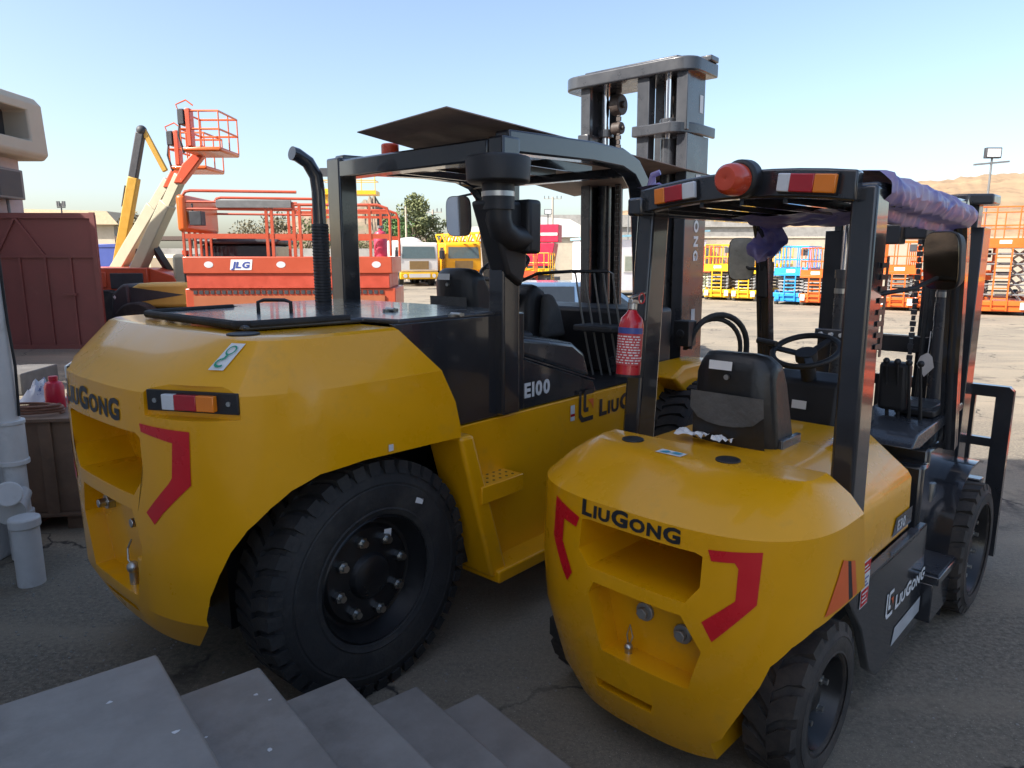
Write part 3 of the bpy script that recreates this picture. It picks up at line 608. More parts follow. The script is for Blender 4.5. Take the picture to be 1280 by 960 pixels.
# ================================================================== NEAR SETTING
PLW = mat('white_plaster', (.66,.64,.62), .85, var=.08, scale=1.2, bump=.15, bscale=30)
MARB = mat('grey_marble', (.215,.20,.183), .5, var=.22, scale=3, c2=(.28,.262,.24), c2scale=7, c2lo=.45, c2hi=.75, bump=.05, bscale=25)
SPOT = mat('paint_spots', (.6,.6,.6), .6)
C0 = Vector((-1.0,1.815,0)); sdir = Vector((.774,.633,0)); spn = Vector((.633,-.774,0))
stair = thing('staircase', 'grey marble steps coming down past the camera at the bottom of the picture', 'stairs', C0, math.atan2(.633,.774))
for k in range(5):
    z = .75-.15*k; a = -2.6 if k == 0 else (k-1)*.28; b = k*.28
    st = MB().box((a-.0,-2.6,0 if 0 else -.02),(b-.012,-.012,z-.028)).build('step', MARB, stair, bevel=.004)
    MB().box((a+.001 if k else a,-2.6,z-.028),(b,0,z)).build('tread', MARB, st, bevel=.010, seg=4)
    for j in (1, 2):
        if k: MB().box((a+.003,-.62*j-.003,z-.001),(b-.004,-.62*j+.003,z+.0006)).build('tile_joint', DGR, st)
rs = random.Random(5); sp = MB()
for k in range(26):
    t = rs.random(); x, y = (-.75+.72*t, -.05-.9*rs.random()) if k < 20 else (.02+.24*rs.random(), -.1-.6*rs.random())
    z = .75 if x < 0 else .60; r = rs.uniform(.002,.008); a0 = rs.random()*6
    sp.add([(x+r*rs.uniform(.6,1.6)*math.cos(a0+i), y+r*rs.uniform(.5,1.2)*math.sin(a0+i), z+.0008) for i in range(6)], [(0,1,2,3,4,5)])
sp.build('paint_spatter', SPOT, stair)['kind'] = 'stuff'
bl = thing('building', 'white plastered building at the left edge beside the white drainpipe', 'building', (-3.15, 4.3, 0))
MB().box((-6,-2.92,0),(0,0,6.0)).build('wall', PLW, bl, bevel=.01); MB().box((-9,-12,0),(.001,-2.92,9.2)).build('shade_tower', PLW, bl, bevel=.01)  # wall height and unseen tower block shaped to cast shade over the forklifts
MB().box((-6,-2.9,6.0),(.06,.06,6.12)).build('parapet', PLW, bl)
for y in (-9.5,-6.5):
    for z in (1.2,4.4): wd = MB().box((0,y,z),(.03,y+1.4,z+1.3)).build('window', WHP, bl); MB().box((.03,y+.08,z+.08),(.035,y+1.32,z+1.22)).build('pane', GLS, wd)
PVC = mat('white_plastic_pipe', (.62,.61,.59), .4, var=.1, scale=4, c2=(.45,.43,.40), c2scale=6, c2lo=.55, c2hi=.8)
pp = thing('drainpipe', 'tall white plastic drainpipe with a collar on the wall corner at the left edge', 'pipe', (-3.045, 4.15, 0))
MB().cyl((0,0,.30),(0,0,5.5),.06,n=28).build('pipe', PVC, pp); MB().cyl((0,0,.62),(0,0,.86),.078,n=28).cyl((0,0,.60),(0,0,.63),.084,n=28).cyl((0,0,.85),(0,0,.875),.084,n=28).build('collar', PVC, pp, bevel=.004)
MB().tube([(0,0,.42),(.02,-.08,.36),(.09,-.2,.36)], .075, 20).build('elbow', PVC, pp); MB().cyl((0,0,0),(0,0,.3),.075,n=24).build('pipe_foot', PVC, pp)
MB().tube([(.065,.0,2.0),(.07,.0,1.45),(.075,.01,1.2),(.068,0,.9)], .008, 6).build('cable', RUB, pp)
p2 = thing('pipe_stub', 'short white capped pipe standing on the ground below the drainpipe', 'pipe', (-2.76, 3.78, 0)); MB().cyl((0,0,0),(0,0,.36),.07,n=28).build('pipe', PVC, p2); MB().cyl((0,0,.34),(0,0,.40),.08,n=28).build('cap', PVC, p2, bevel=.01)
p3 = thing('pipe_stub', 'tilted white capped pipe leaning between the drainpipe and the upright stub', 'pipe', (-2.93, 3.9, .0)); MB().tube([(-.12,.20,.30),(-.11,.16,.40),(-.05,.08,.46),(.03,-.03,.50)], .062, 24).build('pipe', PVC, p3); MB().cyl((.02,-.015,.495),(.06,-.065,.515),.072,n=26).build('cap', PVC, p3, bevel=.008)
gv = MB(); gr = random.Random(12)
for k in range(900):
    x = gr.uniform(-3.0, 3.2); y = gr.uniform(1.9, 6.5)
    if k < 450: x = gr.uniform(-3.0, -1.6); y = gr.uniform(2.0, 4.2)
    r = gr.uniform(.002, .007); gv.ball((x, y, r*.5), r, (1, gr.uniform(.6, 1), .7), n=5, m=3)
tag(gv.build('gravel', CONG if 'CONG' in globals() else PLW, None), kind='stuff')
# crate and what lies on it
PLY = mat('weathered_plywood', (.20,.125,.08), .75, var=.25, scale=3, c2=(.13,.08,.055), c2scale=2, bump=.1, bscale=40)
cr = thing('wooden_crate', 'weathered brown plywood crate on a pallet between the drainpipe and the big forklift', 'crate', (-3.05, 4.95, 0), R(8))
MB().box((-.42,-.34,.12),(.42,.34,.76)).build('box', PLY, cr, bevel=.006); MB().box((-.46,-.38,.76),(.46,.38,.785)).build('lid', PLY, cr, bevel=.004)
for x in (-.42,-.13,.12,.40): MB().box((x-.04,-.36,.12),(x+.04,-.34,.76)).build('batten', PLY, cr, bevel=.003)
for x in (-.35,0,.35): MB().box((x-.06,-.34,0),(x+.06,.34,.10)).build('pallet_block', PLY, cr)
MB().box((-.46,-.38,.10),(.46,.38,.12)).build('pallet_deck', PLY, cr)
jg = thing('canister', 'red plastic canister standing on the plywood crate', 'canister', (-3.23, 4.88, .785)); MB().lathe([(0,.001),(0,.055),(.01,.062),(.16,.062),(.19,.05),(.2,.028),(.205,.028),(.205,.001)], (0,0,0), (0,0,1), 24).build('body', REDP if 'REDP' in globals() else mat('red_plastic', (.55,.02,.05), .35), jg, ang=40); MB().cyl((0,0,.205),(0,0,.235),.03,n=16).build('cap', MATS.get('red_plastic') or mat('red_plastic', (.55,.02,.05), .35), jg, bevel=.004)
HOS = mat('brown_hose', (.22,.10,.06), .5)
hp = [(-3.3+.20*(1+.12*math.sin(k*.9))*math.cos(k*.42), 4.72+.10*math.sin(k*.42), .79+.0014*k) for k in range(46)]; tag(MB().tube(hp+[(-3.55,4.5,.80),(-3.62,4.4,.72),(-3.66,4.35,.55)], .009, 6).build('hose_coil', HOS, None, ang=60), 'loose coil of thin brown hose on the front of the plywood crate', 'hose')
rb = random.Random(8); bg_ = MB(); n = 12
bg_.add([(-3.62+.26*i/n, 5.02+.22*j/n, .80+.14*math.sin(math.pi*i/n)*math.sin(math.pi*j/n)*(.7+.6*rb.random())) for j in range(n+1) for i in range(n+1)], [(j*(n+1)+i, j*(n+1)+i+1, (j+1)*(n+1)+i+1, (j+1)*(n+1)+i) for j in range(n) for i in range(n)])
tag(bg_.build('plastic_bag', mat('blue_white_plastic', (.55,.58,.64), .4, c2=(.06,.10,.30), c2scale=9, c2lo=.55, c2hi=.6), None, ang=25), 'crumpled blue and white plastic bag beside the red canister', 'bag')
wk = thing('workshop', 'white workshop with a dark roof behind the camera, seen in the mirrors', 'building', (2, -20, 0), R(-10))
MB().box((0,0,0),(22,10,4.2)).build('wall', PLW, wk); MB().prism([(-.6,4.2),(22.6,4.2),(22.6,4.6),(11,7.2),(-.6,4.6)], 1, -.5, 10.6).build('roof', DGR, wk)
for x in (2,7,17): MB().box((x,10,0),(x+2.4,10.04,2.8)).build('door', MATS['brown_grille'] if 'brown_grille' in MATS else DGR, wk)
# maroon gate
MAR = mat('maroon_gate_paint', (.16,.046,.042), .55, var=.15, scale=1.2, c2=(.20,.08,.065), c2scale=3, c2lo=.6, c2hi=.8)
gt = thing('metal_gate', 'maroon sheet metal gate with triangular bracing at the left', 'gate', (-11.2, 13.7, 0), R(2)); GW = 3.22
MB().box((0,.02,.08),(GW,.04,2.62)).build('sheet_panel', MAR, gt)
fr = MB().box((0,-.02,.05),(GW,.02,.13)).box((0,-.02,2.56),(GW,.02,2.66)).box((GW-.09,-.025,.05),(GW,.025,2.67)).box((0,-.02,1.82),(GW,.02,1.87))
for x in (.35,.8,1.25,1.72,2.2,2.68): fr.box((x-.022,-.015,.1),(x+.022,.02,1.84))
fr.beam((1.72,0,2.58),(1.30,0,1.86),.035,.045).beam((1.72,0,2.58),(2.20,0,1.86),.035,.045); fr.build('gate_frame', MAR, gt)
MB().box((2.5,-.05,1.1),(2.75,-.02,1.14)).build('bolt', MAR, gt)
slb = thing('concrete_block', 'grey concrete block lying in front of the maroon gate', 'block', (-7.6, 9.6, 0), R(5)); MB().box((-1.0,-.4,0),(1.0,.5,.30)).box((-.9,-.9,0),(.8,-.42,.14)).build('block', mat('shade_darkened_concrete', (.12,.115,.11), .9, var=.3, scale=3), slb, bevel=.02)  # shade near the gate is put into the block's dark colour
tag(MB().box((-7.75,9.35,.302),(-7.25,9.55,.33)).build('white_board', WHP, None), 'white board lying on the concrete block', 'board')
jk = thing('bottle_jack', 'small red jack with a dark post on the block before the gate', 'jack', (-7.55, 9.85, .30)); MB().cyl((0,0,0),(0,0,.22),.07,.055,n=14).build('body', MATS['red_paint'] if 'red_paint' in MATS else ORD2, jk); MB().cyl((0,0,.22),(-.05,.03,.62),.035,n=10).build('post', DGR, jk)
tag(MB().box((-5.2,6.9,0),(-3.9,7.7,.16)).build('kerb_slab', CONG, None, bevel=.02), 'low dark grey slab on the ground behind the plywood crate', 'slab')
# cream building beyond the gate
ub = thing('building', 'cream concrete building with an overhanging upper storey at the top left', 'building', (-10.85, 17.2, 0), R(0)); CRC = mat('beige_concrete', (.44,.40,.32), .9, var=.08, scale=.8, bump=.1, bscale=10)
MB().box((-8,-9,0),(-.55,-.3,4.05)).build('lower_wall', mat('pink_plaster', (.45,.38,.38), .9, var=.1), ub)
me = boolean(MB().prism([(-8,4.03),(-.12,4.03),(.0,4.15),(-.05,5.25),(-.2,5.42),(-8,5.42)], 1, -9, 0).mesh('u'), [MB().box((-.9,-8.5,4.42),(.3,-.55,5.08)).mesh('c')]); link('upper_storey', me, CRC, ub, bevel=.05, seg=3)
wd = MB().box((-.62,-8.5,4.42),(-.60,-.55,5.08)).build('window', DGR, ub)
for k in range(8): MB().box((-.60,-8.4+k*1.0,4.42),(-.56,-8.3+k*1.0,5.08)).build('mullion', STL, wd)
MB().box((-.55,-1.6,3.1),(-.2,-.7,3.75)).build('air_conditioner', STL, ub, bevel=.02); MB().box((-.2,-1.5,3.15),(-.19,-.8,3.7)).build('grille', DGR, ub)
pc = MB()
for k in range(4): pc.tube([(-.5,-3.0+k*.5,4.0),(-.42,-2.9+k*.5,3.5),(-.45,-2.6+k*.55,3.2),(-.4,-2.2+k*.4,2.7)], .035, 6)
pc.build('pipe_run', STL, ub)

# ================================================================== LARGE FORKLIFT
def cutter_prism(poly, ax, lo, hi, name='c'): return MB().prism(poly, ax, lo, hi).mesh(name)
STL_ROD = mat('light_grey_rod', (.30,.30,.29), .4, metal=.4)
RUSTY = mat('greasy_rusty_steel', (.055,.042,.036), .55, var=.4, scale=20)
def big_forklift():
    T = thing('forklift', 'large yellow and black forklift with side marked E100 and a steel sheet on its roof', 'forklift', (-1.1436, 3.2765, 0), R(90-41))
    # --- counterweight
    arch = [(.62,1.05),(.62,.1),(-.60,.1),(-.627,.371),(-.649,.527),(-.638,.62),(-.615,.71),(-.585,.80),(-.54,.88),(-.47,.955),(-.40,1.01),(-.294,1.052),(-.10,1.066)]
    cut = [cutter_prism(arch, 1, -1.1, -.18), cutter_prism(arch, 1, .18, 1.1),
        cutter_prism([(-.36,1.05),(-.28,.965),(.28,.965),(.36,1.05),(.36,1.20),(.33,1.215),(-.33,1.215),(-.36,1.20)], 0, -1.2, -.52),
        cutter_prism([(-.34,1.085),(.34,1.085),(.34,1.195),(-.34,1.195)], 0, -1.2, -.2),
        cutter_prism([(-.22,.54),(.22,.54),(.30,.76),(.25,.905),(-.25,.905),(-.30,.76)], 0, -1.2, -.67),
        cutter_prism([(-.16,.44),(.16,.44),(.16,.475),(-.16,.475)], 0, -1.2, -.58)]
    for sg in (-1, 1):                      # recess of each tail light, sunk square to the corner
        c, n, t = surf(BIG, sg*.60, 1.345, 0); n = Vector((n.x, n.y, 0)).normalized(); t = Vector((0,0,1)).cross(n)
        mb = MB(); vs = []
        for d, k in ((-.042, .92), (.08, 1.12)):
            for a, b in ((-.21,-.062),(.21,-.062),(.21,.062),(-.21,.062)): vs.append(c+n*d+t*a*k+Vector((0,0,b*k)))
        cut.append(mb.add(vs, [(0,1,2,3),(7,6,5,4),(0,4,5,1),(1,5,6,2),(2,6,7,3),(3,7,4,0)]).mesh('c'))
    me = boolean(shell_mesh(BIG, 'counterweight'), cut)
    cw = link('counterweight', me, YEL, T, bevel=.008, ang=24, seg=3)
    for sg in (-1, 1):
        c, n, t = surf(BIG, sg*.60, 1.345, 0); n = Vector((n.x, n.y, 0)).normalized(); t = Vector((0,0,1)).cross(n); q = c-n*.041
        def blk(name, a0, a1, b0, b1, d0, d1, m, par):
            mb = MB(); mb.add([q+n*d+t*a+Vector((0,0,b)) for d in (d0, d1) for a, b in ((a0,b0),(a1,b0),(a1,b1),(a0,b1))], [(0,1,2,3),(7,6,5,4),(0,4,5,1),(1,5,6,2),(2,6,7,3),(3,7,4,0)])
            return mb.build(name, m, par, bevel=.003)
        tl = blk('tail_light', -.185, .185, -.038, .038, 0, .012, PLA, T)
        k = sg
        for a0, a1, m in ((-.105,-.055,CLR),(-.055,.035,REDL),(.035,.105,AMB)):
            a, b = (a0, a1) if sg < 0 else (-a1, -a0)
            blk('lens', a, b, -.028, .028, .012, .036, m, tl)
        for a in (-.15, .15): MB().cyl(q+n*.012+t*a, q+n*.017+t*a, .009, n=8).build('screw', STEEL, tl)
        ch = [(-.368,1.255),(-.61,1.245),(-.60,1.05),(-.455,.925),(-.405,.875),(-.362,.915),(-.50,1.045),(-.52,1.07),(-.535,1.20),(-.375,1.225)] 
        ch = [(a*-sg, b) for a, b in ch]
        V, F = poly2d(ch); decal('reflective_chevron', V, F, lambda a, b: surf(BIG, a, b, .003)[0], REDT, T, cut=.03)
    V, F, W = text2d('LIUGONG', LG_SIZES, wide=1.25, slant=0); s = .098
    decal('rear_lettering', V, F, lambda a, b: surf(BIG, .385-a*(.615/W), 1.248+b*.088, .003)[0], BKD, T, cut=.04)
    # hook sticker
    c, n, t = surf(BIG, -.61, 1.495, .004); up = (Vector((-.43,-.50,1.555))-Vector((-.55,-.66,1.45))).normalized(); sl = Vector((.55,-.55,0)).normalized()
    c = Vector((-.545,-.612,1.4985)); 
    def st(a, b):
        p, _, _ = surf(BIG, -.63+a, 1.495+b*.62, .005); return p
    V, F = poly2d([(-.03,-.07),(.03,-.07),(.03,.07),(-.03,.07)]); hk = decal('hook_sticker', V, F, st, WHT, T, cut=.03)
    V = []; F = []
    def strip(pts, wd):
        for i in range(len(pts)-1):
            a, b = Vector(pts[i]), Vector(pts[i+1]); d = (b-a).normalized(); q = Vector((-d.y, d.x))*wd/2; o = len(V)
            V.extend([tuple(a+q), tuple(a-q), tuple(b-q), tuple(b+q)]); F.append((o, o+1, o+2, o+3))
    strip([(.022*math.cos(R(k*30)), .03+.022*math.sin(R(k*30))) for k in range(13)], .007); strip([(0,.008),(0,-.015)], .012)
    strip([(.026*math.cos(R(90-k*25)), -.034+.02*math.sin(R(90-k*25))) for k in range(10)], .011)
    decal('hook_symbol', V, F, lambda a, b: st(a*.75, b)+Vector((-.003,-.003,.003)), GRN, hk)
    decal('seal_sticker', *poly2d([(-.012,-.014),(.012,-.014),(.012,.014),(-.012,.014)]), lambda a, b: surf(BIG, -1.384+a, 1.09+b, .004)[0], CLR, T)
    # things inside the lower recess
    for y in (-.17, .17): MB().cyl((-.66,y,.82), (-.70,y,.82), .035, n=6).cyl((-.66,y,.82), (-.73,y,.82), .018).build('tow_bolt', STEEL, T, bevel=.003)
    MB().cyl((-.71,-.1,.53), (-.71,-.1,.60), .018).ball((-.71,-.1,.61), .026).tube([(-.71,-.1,.61),(-.72,-.08,.64),(-.71,-.06,.68),(-.70,-.08,.72)], .004).build('tow_pin', STEEL, T)
    MB().box((-.72,-.26,.545),(-.66,-.17,.68)).build('tow_block', YEL, T, bevel=.01)
    # --- deck, hood and side panels
    hood = [(-.36,-.46),(.16,-.52),(.20,-.712),(.94,-.712),(.94,.712),(.20,.712),(.16,.52),(-.36,.46)]
    h = MB().prism(hood, 2, 1.565, 1.588).build('hood', HOODM, T, bevel=.008)
    lip = [(p[0], p[1], 1.585) for p in hood[:2]]
    MB().tube([(.1,-.50,1.588),(-.33,-.455,1.588),(-.365,-.41,1.588),(-.365,.41,1.588),(-.33,.455,1.588),(.1,.50,1.588)], .016).build('rubber_lip', RUB, h)
    MB().tube([(.02,.10,1.585),(.02,.10,1.635),(.04,.08,1.645),(.1,.0,1.645),(.12,-.02,1.635),(.12,-.02,1.585)], .009).build('hood_handle', PLA, h)
    for y in (.1, -.35): MB().box((.42,y-.45,1.588),(.5,y-.43,1.6)).cyl((.46,y-.47,1.597),(.46,y-.41,1.597),.009).build('hinge', STEEL, h)
    MB().cyl((-.40,-.53,1.556),(-.40,-.53,1.567),.06,n=24).build('deck_plug', PLA, T, bevel=.003)
    for sg in (-1, 1):
        side = [(.16,1.57),(.30,1.40),(.43,1.15),(.46,1.065),(1.02,1.065),(1.02,1.57)]
        MB().prism(side, 1, sg*.70-.012, sg*.70+.012).build('engine_panel', BLK, T, bevel=.006)
        cowl = [(1.02,1.065),(1.70,1.065),(1.66,1.13),(1.02,1.33)]
        low = MB().prism(cowl, 1, sg*.69-.012, sg*.69+.012).build('model_panel', BLK, T, bevel=.004)
        up = [(1.02,1.345),(1.665,1.145),(1.60,1.30),(1.48,1.37),(1.02,1.44)]
        mb = MB(); y0, y1 = sg*.685, sg*.40
        a = [(x, y0, z) for x, z in up]; b = [(x*.98+.02, y1, z+.02 if z > 1.2 else z) for x, z in up]
        mb.add(a+b, [(0,1,2,3,4),(9,8,7,6,5)]+[(i, i+5, (i+1)%5+5, (i+1)%5) for i in range(5)]).build('step_cowl', HOODM, T, bevel=.025, seg=3)
        MB().beam((1.02,sg*.706,1.338),(1.665,sg*.706,1.14),.008,.008).build('trim_line', GRY, T)
    V, F, W = text2d('E100', wide=1.05); s = .075
    decal('model_lettering', V, F, planefn((1.03,-.7055,1.125), (1,0,.0), (0,0,1), s), CLR, T)
    # --- frame
    fr = [(.47,1.06),(2.30,1.06),(2.45,1.10),(2.95,1.10),(2.95,.9),(2.3,.55),(2.2,.30),(.72,.30)]
    for sg in (-1, 1):
        MB().prism(fr, 1, sg*.70-.015, sg*.70+.015).build('frame_side', YEL, T, bevel=.006)
        MB().prism([(.43,1.048),(.52,1.05),(.755,.30),(.64,.30)], 1, min(sg*.835, sg*.60), max(sg*.835, sg*.60)).build('wheel_arch_rail', YEL, T, bevel=.02, seg=3)
        MB().box((.66,min(sg*.86, sg*.6),.27),(2.2,max(sg*.86, sg*.6),.335)).build('lower_step', YEL, T, bevel=.01)
        stp = MB().box((.56,min(sg*.84, sg*.69),.765),(.86,max(sg*.84, sg*.69),.785)).box((.56,min(sg*.845, sg*.832),.70),(.86,max(sg*.845,sg*.832),.785)).build('upper_step', YEL, T, bevel=.004)
        mb = MB()
        for i in range(6):
            for j in range(3): mb.cyl((.59+i*.046, sg*(.72+j*.043), .7855), (.59+i*.046, sg*(.72+j*.043), .787), .007, n=8)
        mb.build('grip_hole', BKD, stp)
        MB().prism([(2.34,1.07),(2.50,1.135),(2.95,1.135),(3.05,1.05),(3.10,.80),(3.08,.42),(2.98,.42),(2.95,.8),(2.6,.9)], 1, min(sg*.86, sg*.62), max(sg*.86, sg*.62)).build('front_fender', YEL, T, bevel=.02, seg=3)
    MB().box((-.45,-.36,.32),(2.9,.36,1.0)).box((-.05,-.62,.44),(.05,.62,.58)).box((.5,-.68,.35),(2.6,.68,.60)).box((.3,-.66,1.0),(1.0,.66,1.55)).build('chassis_body', PLA, T)  # black frame box under the body, put in to block light
    MB().box((1.02,-.66,1.02),(2.6,.66,1.06)).build('floor_plate', PLA, T)
    V, F, W = text2d('LIUGONG', LG_SIZES, wide=1.2); s = .098
    decal('side_lettering', V, F, planefn((1.71,-.7185,.915), (1,0,0), (0,0,1), s), BKD, T)
    def emblem(o, s, m1, m2, par, ux=(1,0,0), uy=(0,0,1), off=Vector((0,-.001,0))):
        P = [[(0,1.05),(.22,1.05),(.22,.12),(.34,0),(.95,0),(.95,.2),(.42,.2),(.22,.0),(.05,.0),(0,.1)], ]
        P = [[(0,1.1),(.17,1.1),(.17,.15),(.32,0),(1.0,0),(1.0,-.18),(.2,-.18),(0,.05)], [(.32,.98),(.42,1.1),(1.0,1.1),(1.0,.92),(.52,.92),(.5,.9),(.5,.38),(.66,.38),(.66,.2),(.4,.2),(.32,.3)], ]
        e = decal('emblem', *poly2d(*P), planefn(o, ux, uy, s), m1, par)
        decal('emblem_flash', *poly2d([(.62,.7),(1.0,.7),(1.0,.25),(.86,.5)]), planefn(Vector(o)+off, ux, uy, s), m2, par)
    emblem((1.50,-.7185,.93), .145, BKD, ORD, T)
    decal('warning_sticker', *poly2d([(0,0),(.04,0),(.04,.09),(0,.09)]), planefn((1.42,-.7185,.93), (1,0,0), (0,0,1)), CLR, T)
    decal('warning_sticker', *poly2d([(0,.03),(.04,.03),(.04,.045),(0,.045)]), planefn((1.42,-.72,.925), (1,0,0), (0,0,1)), REDL, T)
    # --- wheels
    for y, sd in ((-.65, -1), (.65, 1)):
        wh = wheel('rear_wheel', (0, y, .51), .51, .26, .27, RUB, RIMB, T, sd, nuts=8, nut_r=.165, lugs=40, lugh=.018)
        if sd < 0:
            decal('wheel_label', *poly2d([(-.02,-.022),(.02,-.022),(.02,.022),(-.02,.022)]), planefn((.105,-.708,.665), (1,0,-.15), (.15,0,1)), WHT, wh)
            decal('wheel_label', *poly2d([(-.022,-.012),(.022,-.012),(.022,.012),(-.022,.012)]), planefn((.225,-.785,.80), (1,0,-.45), (.45,0,1)), WHT, wh)
    for y, sd in ((-.78, -1), (.78, 1)): wheel('front_wheel', (2.72, y, .51), .51, .3, .27, RUB, RIMB, T, sd, nuts=8, nut_r=.165, lugs=40, lugh=.018)
    # --- overhead guard
    for sg in (-1, 1):
        ya, yb2 = (-.765, -.665) if sg < 0 else (.50, .625)
        pl = MB().box((.80,ya,1.075),(.925,yb2,2.40 if sg < 0 else 2.41)).build('rear_pillar', BLK, T, bevel=.012, seg=3)
        path = [(.86,2.38),(1.55,2.405),(1.85,2.40),(2.0,2.36),(2.09,2.28),(2.13,2.15),(2.17,1.8),(2.22,1.10)]
        mb = MB(); n = len(path); vs = []
        for i, (x, z) in enumerate(path):
            a = Vector(path[max(0,i-1)]); b = Vector(path[min(n-1,i+1)]); d = (b-a).normalized(); q = Vector((-d.y, d.x))*.052
            for e in (1, -1):
                for yy in ((-.66, -.755) if sg < 0 else (.53, .62)): vs.append((x+q.x*e, yy, z+q.y*e))
        fs = []
        for i in range(n-1):
            o = i*4; fs += [(o, o+1, o+5, o+4), (o+2, o+6, o+7, o+3), (o, o+4, o+6, o+2), (o+1, o+3, o+7, o+5)]
        fs += [(0,2,3,1), (n*4-4, n*4-3, n*4-1, n*4-2)]
        mb.add(vs, fs).build('guard_rail', BLK, T, bevel=.01)
    MB().beam((.86,-.66,2.345),(.86,.52,2.345),.11,.10).build('rear_beam', BLK, T, bevel=.01)
    MB().beam((2.0,-.66,2.34),(2.0,.56,2.34),.08,.05).build('front_beam', BLK, T, bevel=.008)
    for y in (-.42,-.14,.14,.42): MB().beam((.9,y,2.37),(2.0,y,2.37),.02,.05).build('roof_bar', BLK, T)
    MB().beam((1.3,-.66,2.375),(1.3,.55,2.375),.10,.03).build('roof_crossbar', BLK, T)
    MB().cyl((.95,.22,2.39),(.95,.22,2.47),.05).build('beacon', BEAC, T, bevel=.008)
    for z in (2.3, 2.245, 2.03, 1.78): MB().cyl((.89,-.765,z),(.89,-.772,z),.012,n=10).build('bolt', STEEL, T)
    # --- exhaust and air intake
    ex = [(.60,.42,1.55),(.60,.42,2.20),(.59,.42,2.28),(.55,.43,2.35),(.49,.44,2.385),(.46,.44,2.39)]
    e = MB().tube(ex, .037, 16).build('exhaust_pipe', BLK, T, ang=50)
    sl = MB().lathe([(0,.045),(.46,.045),(.465,.043),(.465,.036),(0,.036)], (.60,.42,1.56), (0,0,1), 24, closed=True)
    for k in range(26): sl.lathe([(.02+k*.017,.045),(.023+k*.017,.0475),(.029+k*.017,.0475),(.032+k*.017,.045)], (.60,.42,1.56), (0,0,1), 24)
    sl.build('heat_shield', PLA, e)
    c = (.75,-.78)
    a = MB().lathe([(0,.06),(0,.13),(.01,.145),(.10,.15),(.115,.145),(.122,.12),(.125,.001)], (*c,2.175), (0,0,1), 40).build('air_intake_cap', PLA, T, bevel=.004)
    MB().cyl((*c,2.06),(*c,2.18),.075,n=24).build('intake_neck', PLA, a)
    MB().lathe([(0,.077),(.022,.077),(.022,.072),(0,.072)], (*c,2.118), (0,0,1), 24, closed=True).build('hose_clamp', STEEL, a)
    MB().tube([(*c,2.1),(*c,2.02),(.77,-.78,1.97),(.83,-.78,1.935),(.88,-.78,1.93),(.93,-.78,1.93)], .062, 16).build('intake_hose', PLA, a, ang=60)
    bx = MB(); poly = [(.93,1.55),(.98,1.55),(1.06,1.75),(1.06,2.10),(.86,2.10),(.86,1.75)]
    bx.prism([(.67,2.10),(.81,1.76),(.915,1.70),(.95,1.80),(.95,2.105)], 1, -.79, -.67)
    bx.build('air_filter_box', PLA, T, bevel=.02, seg=3)
    MB().box((.90,-.84,1.86),(1.0,-.70,2.115)).build('air_filter_cover', PLA, T, bevel=.02, seg=3)
    # --- mast
    tilt = lambda x, z: x+(z-1.0)*.012
    def mbox(mb, x0, x1, y0, y1, z0, z1):
        d0, d1 = (z0-1)*.02-.01, (z1-1)*.02-.01
        return mb.add([(x0-d0,y0,z0),(x1-d0,y0,z0),(x1-d0,y1,z0),(x0-d0,y1,z0),(x0-d1,y0,z1),(x1-d1,y0,z1),(x1-d1,y1,z1),(x0-d1,y1,z1)], [(0,3,2,1),(4,5,6,7),(0,1,5,4),(1,2,6,5),(2,3,7,6),(3,0,4,7)])
    yc = -.105
    for sg in (-1, 1):
        o = MB(); mbox(o, 2.99, 3.32, *sorted((yc+sg*.455, yc+sg*.42)), .2, 2.70); mbox(o, 3.28, 3.32, *sorted((yc+sg*.42, yc+sg*.27)), .2, 2.70); mbox(o, 2.99, 3.03, *sorted((yc+sg*.42, yc+sg*.37)), .2, 2.70)
        o.build('outer_mast_rail', GRY, T, bevel=.005)
        i = MB(); mbox(i, 3.0, 3.27, *sorted((yc+sg*.44, yc+sg*.40)), 2.70, 3.12); mbox(i, 3.24, 3.27, *sorted((yc+sg*.40, yc+sg*(.05 if sg < 0 else .28))), .35, 3.12); mbox(i, 2.98, 3.02, *sorted((yc+sg*.45, yc+sg*.365)), 2.72, 3.12)
        i.build('inner_mast_rail', GRY, T, bevel=.005)
        if sg < 0: i = MB(); mbox(i, 2.97, 3.06, yc-.155, yc-.055, .35, 3.12); i.build('inner_mast_post', GRY, T, bevel=.006)
        cy = MB(); x = 3.08 if sg < 0 else 3.17; yy = yc+sg*(.265 if sg < 0 else .34)
        cy.cyl((x,yy,.3),(x-.035,yy,2.68),.055,n=24).build('lift_cylinder', GRY, T)
        MB().cyl((x-.035,yy,2.68),(x-.045,yy,3.11),.034,n=20).build('cylinder_rod', CHR, T)
        MB().cyl((x-.037,yy,2.76),(x-.037,yy,2.82),.065,n=24).build('cylinder_gland', GRY, T, bevel=.006)
        pl = [(2.90, yc+sg*.04),(2.90, yc+sg*.20)]+[(3.03-.16*math.cos(R(k*15)), yc+sg*(.31+.14*math.sin(R(k*15)))) for k in range(1, 6)]+[(3.10,yc+sg*.475),(3.36,yc+sg*.475),(3.36,yc+sg*.45),(3.06,yc+sg*.45),(3.06,yc+sg*.04)]
        if sg > 0: pl = [(2.94,yc+.37),(2.94,yc+.47),(3.3,yc+.475),(3.3,yc+.37)]
        MB().prism(pl, 2, 2.70, 2.775).build('outer_mast_plate', GRY, T, bevel=.008)
        for zz, rr in ((2.99,.075),(2.82,.045)): MB().cyl((3.12,yc+.29*sg-.03,zz),(3.12,yc+.29*sg-.11,zz),rr,n=28).cyl((3.12,yc+.29*sg-.11,zz),(3.12,yc+.29*sg-.13,zz),rr*.35,n=12).build('chain_roller', RUSTY, T, bevel=.006)
        ch = MB()
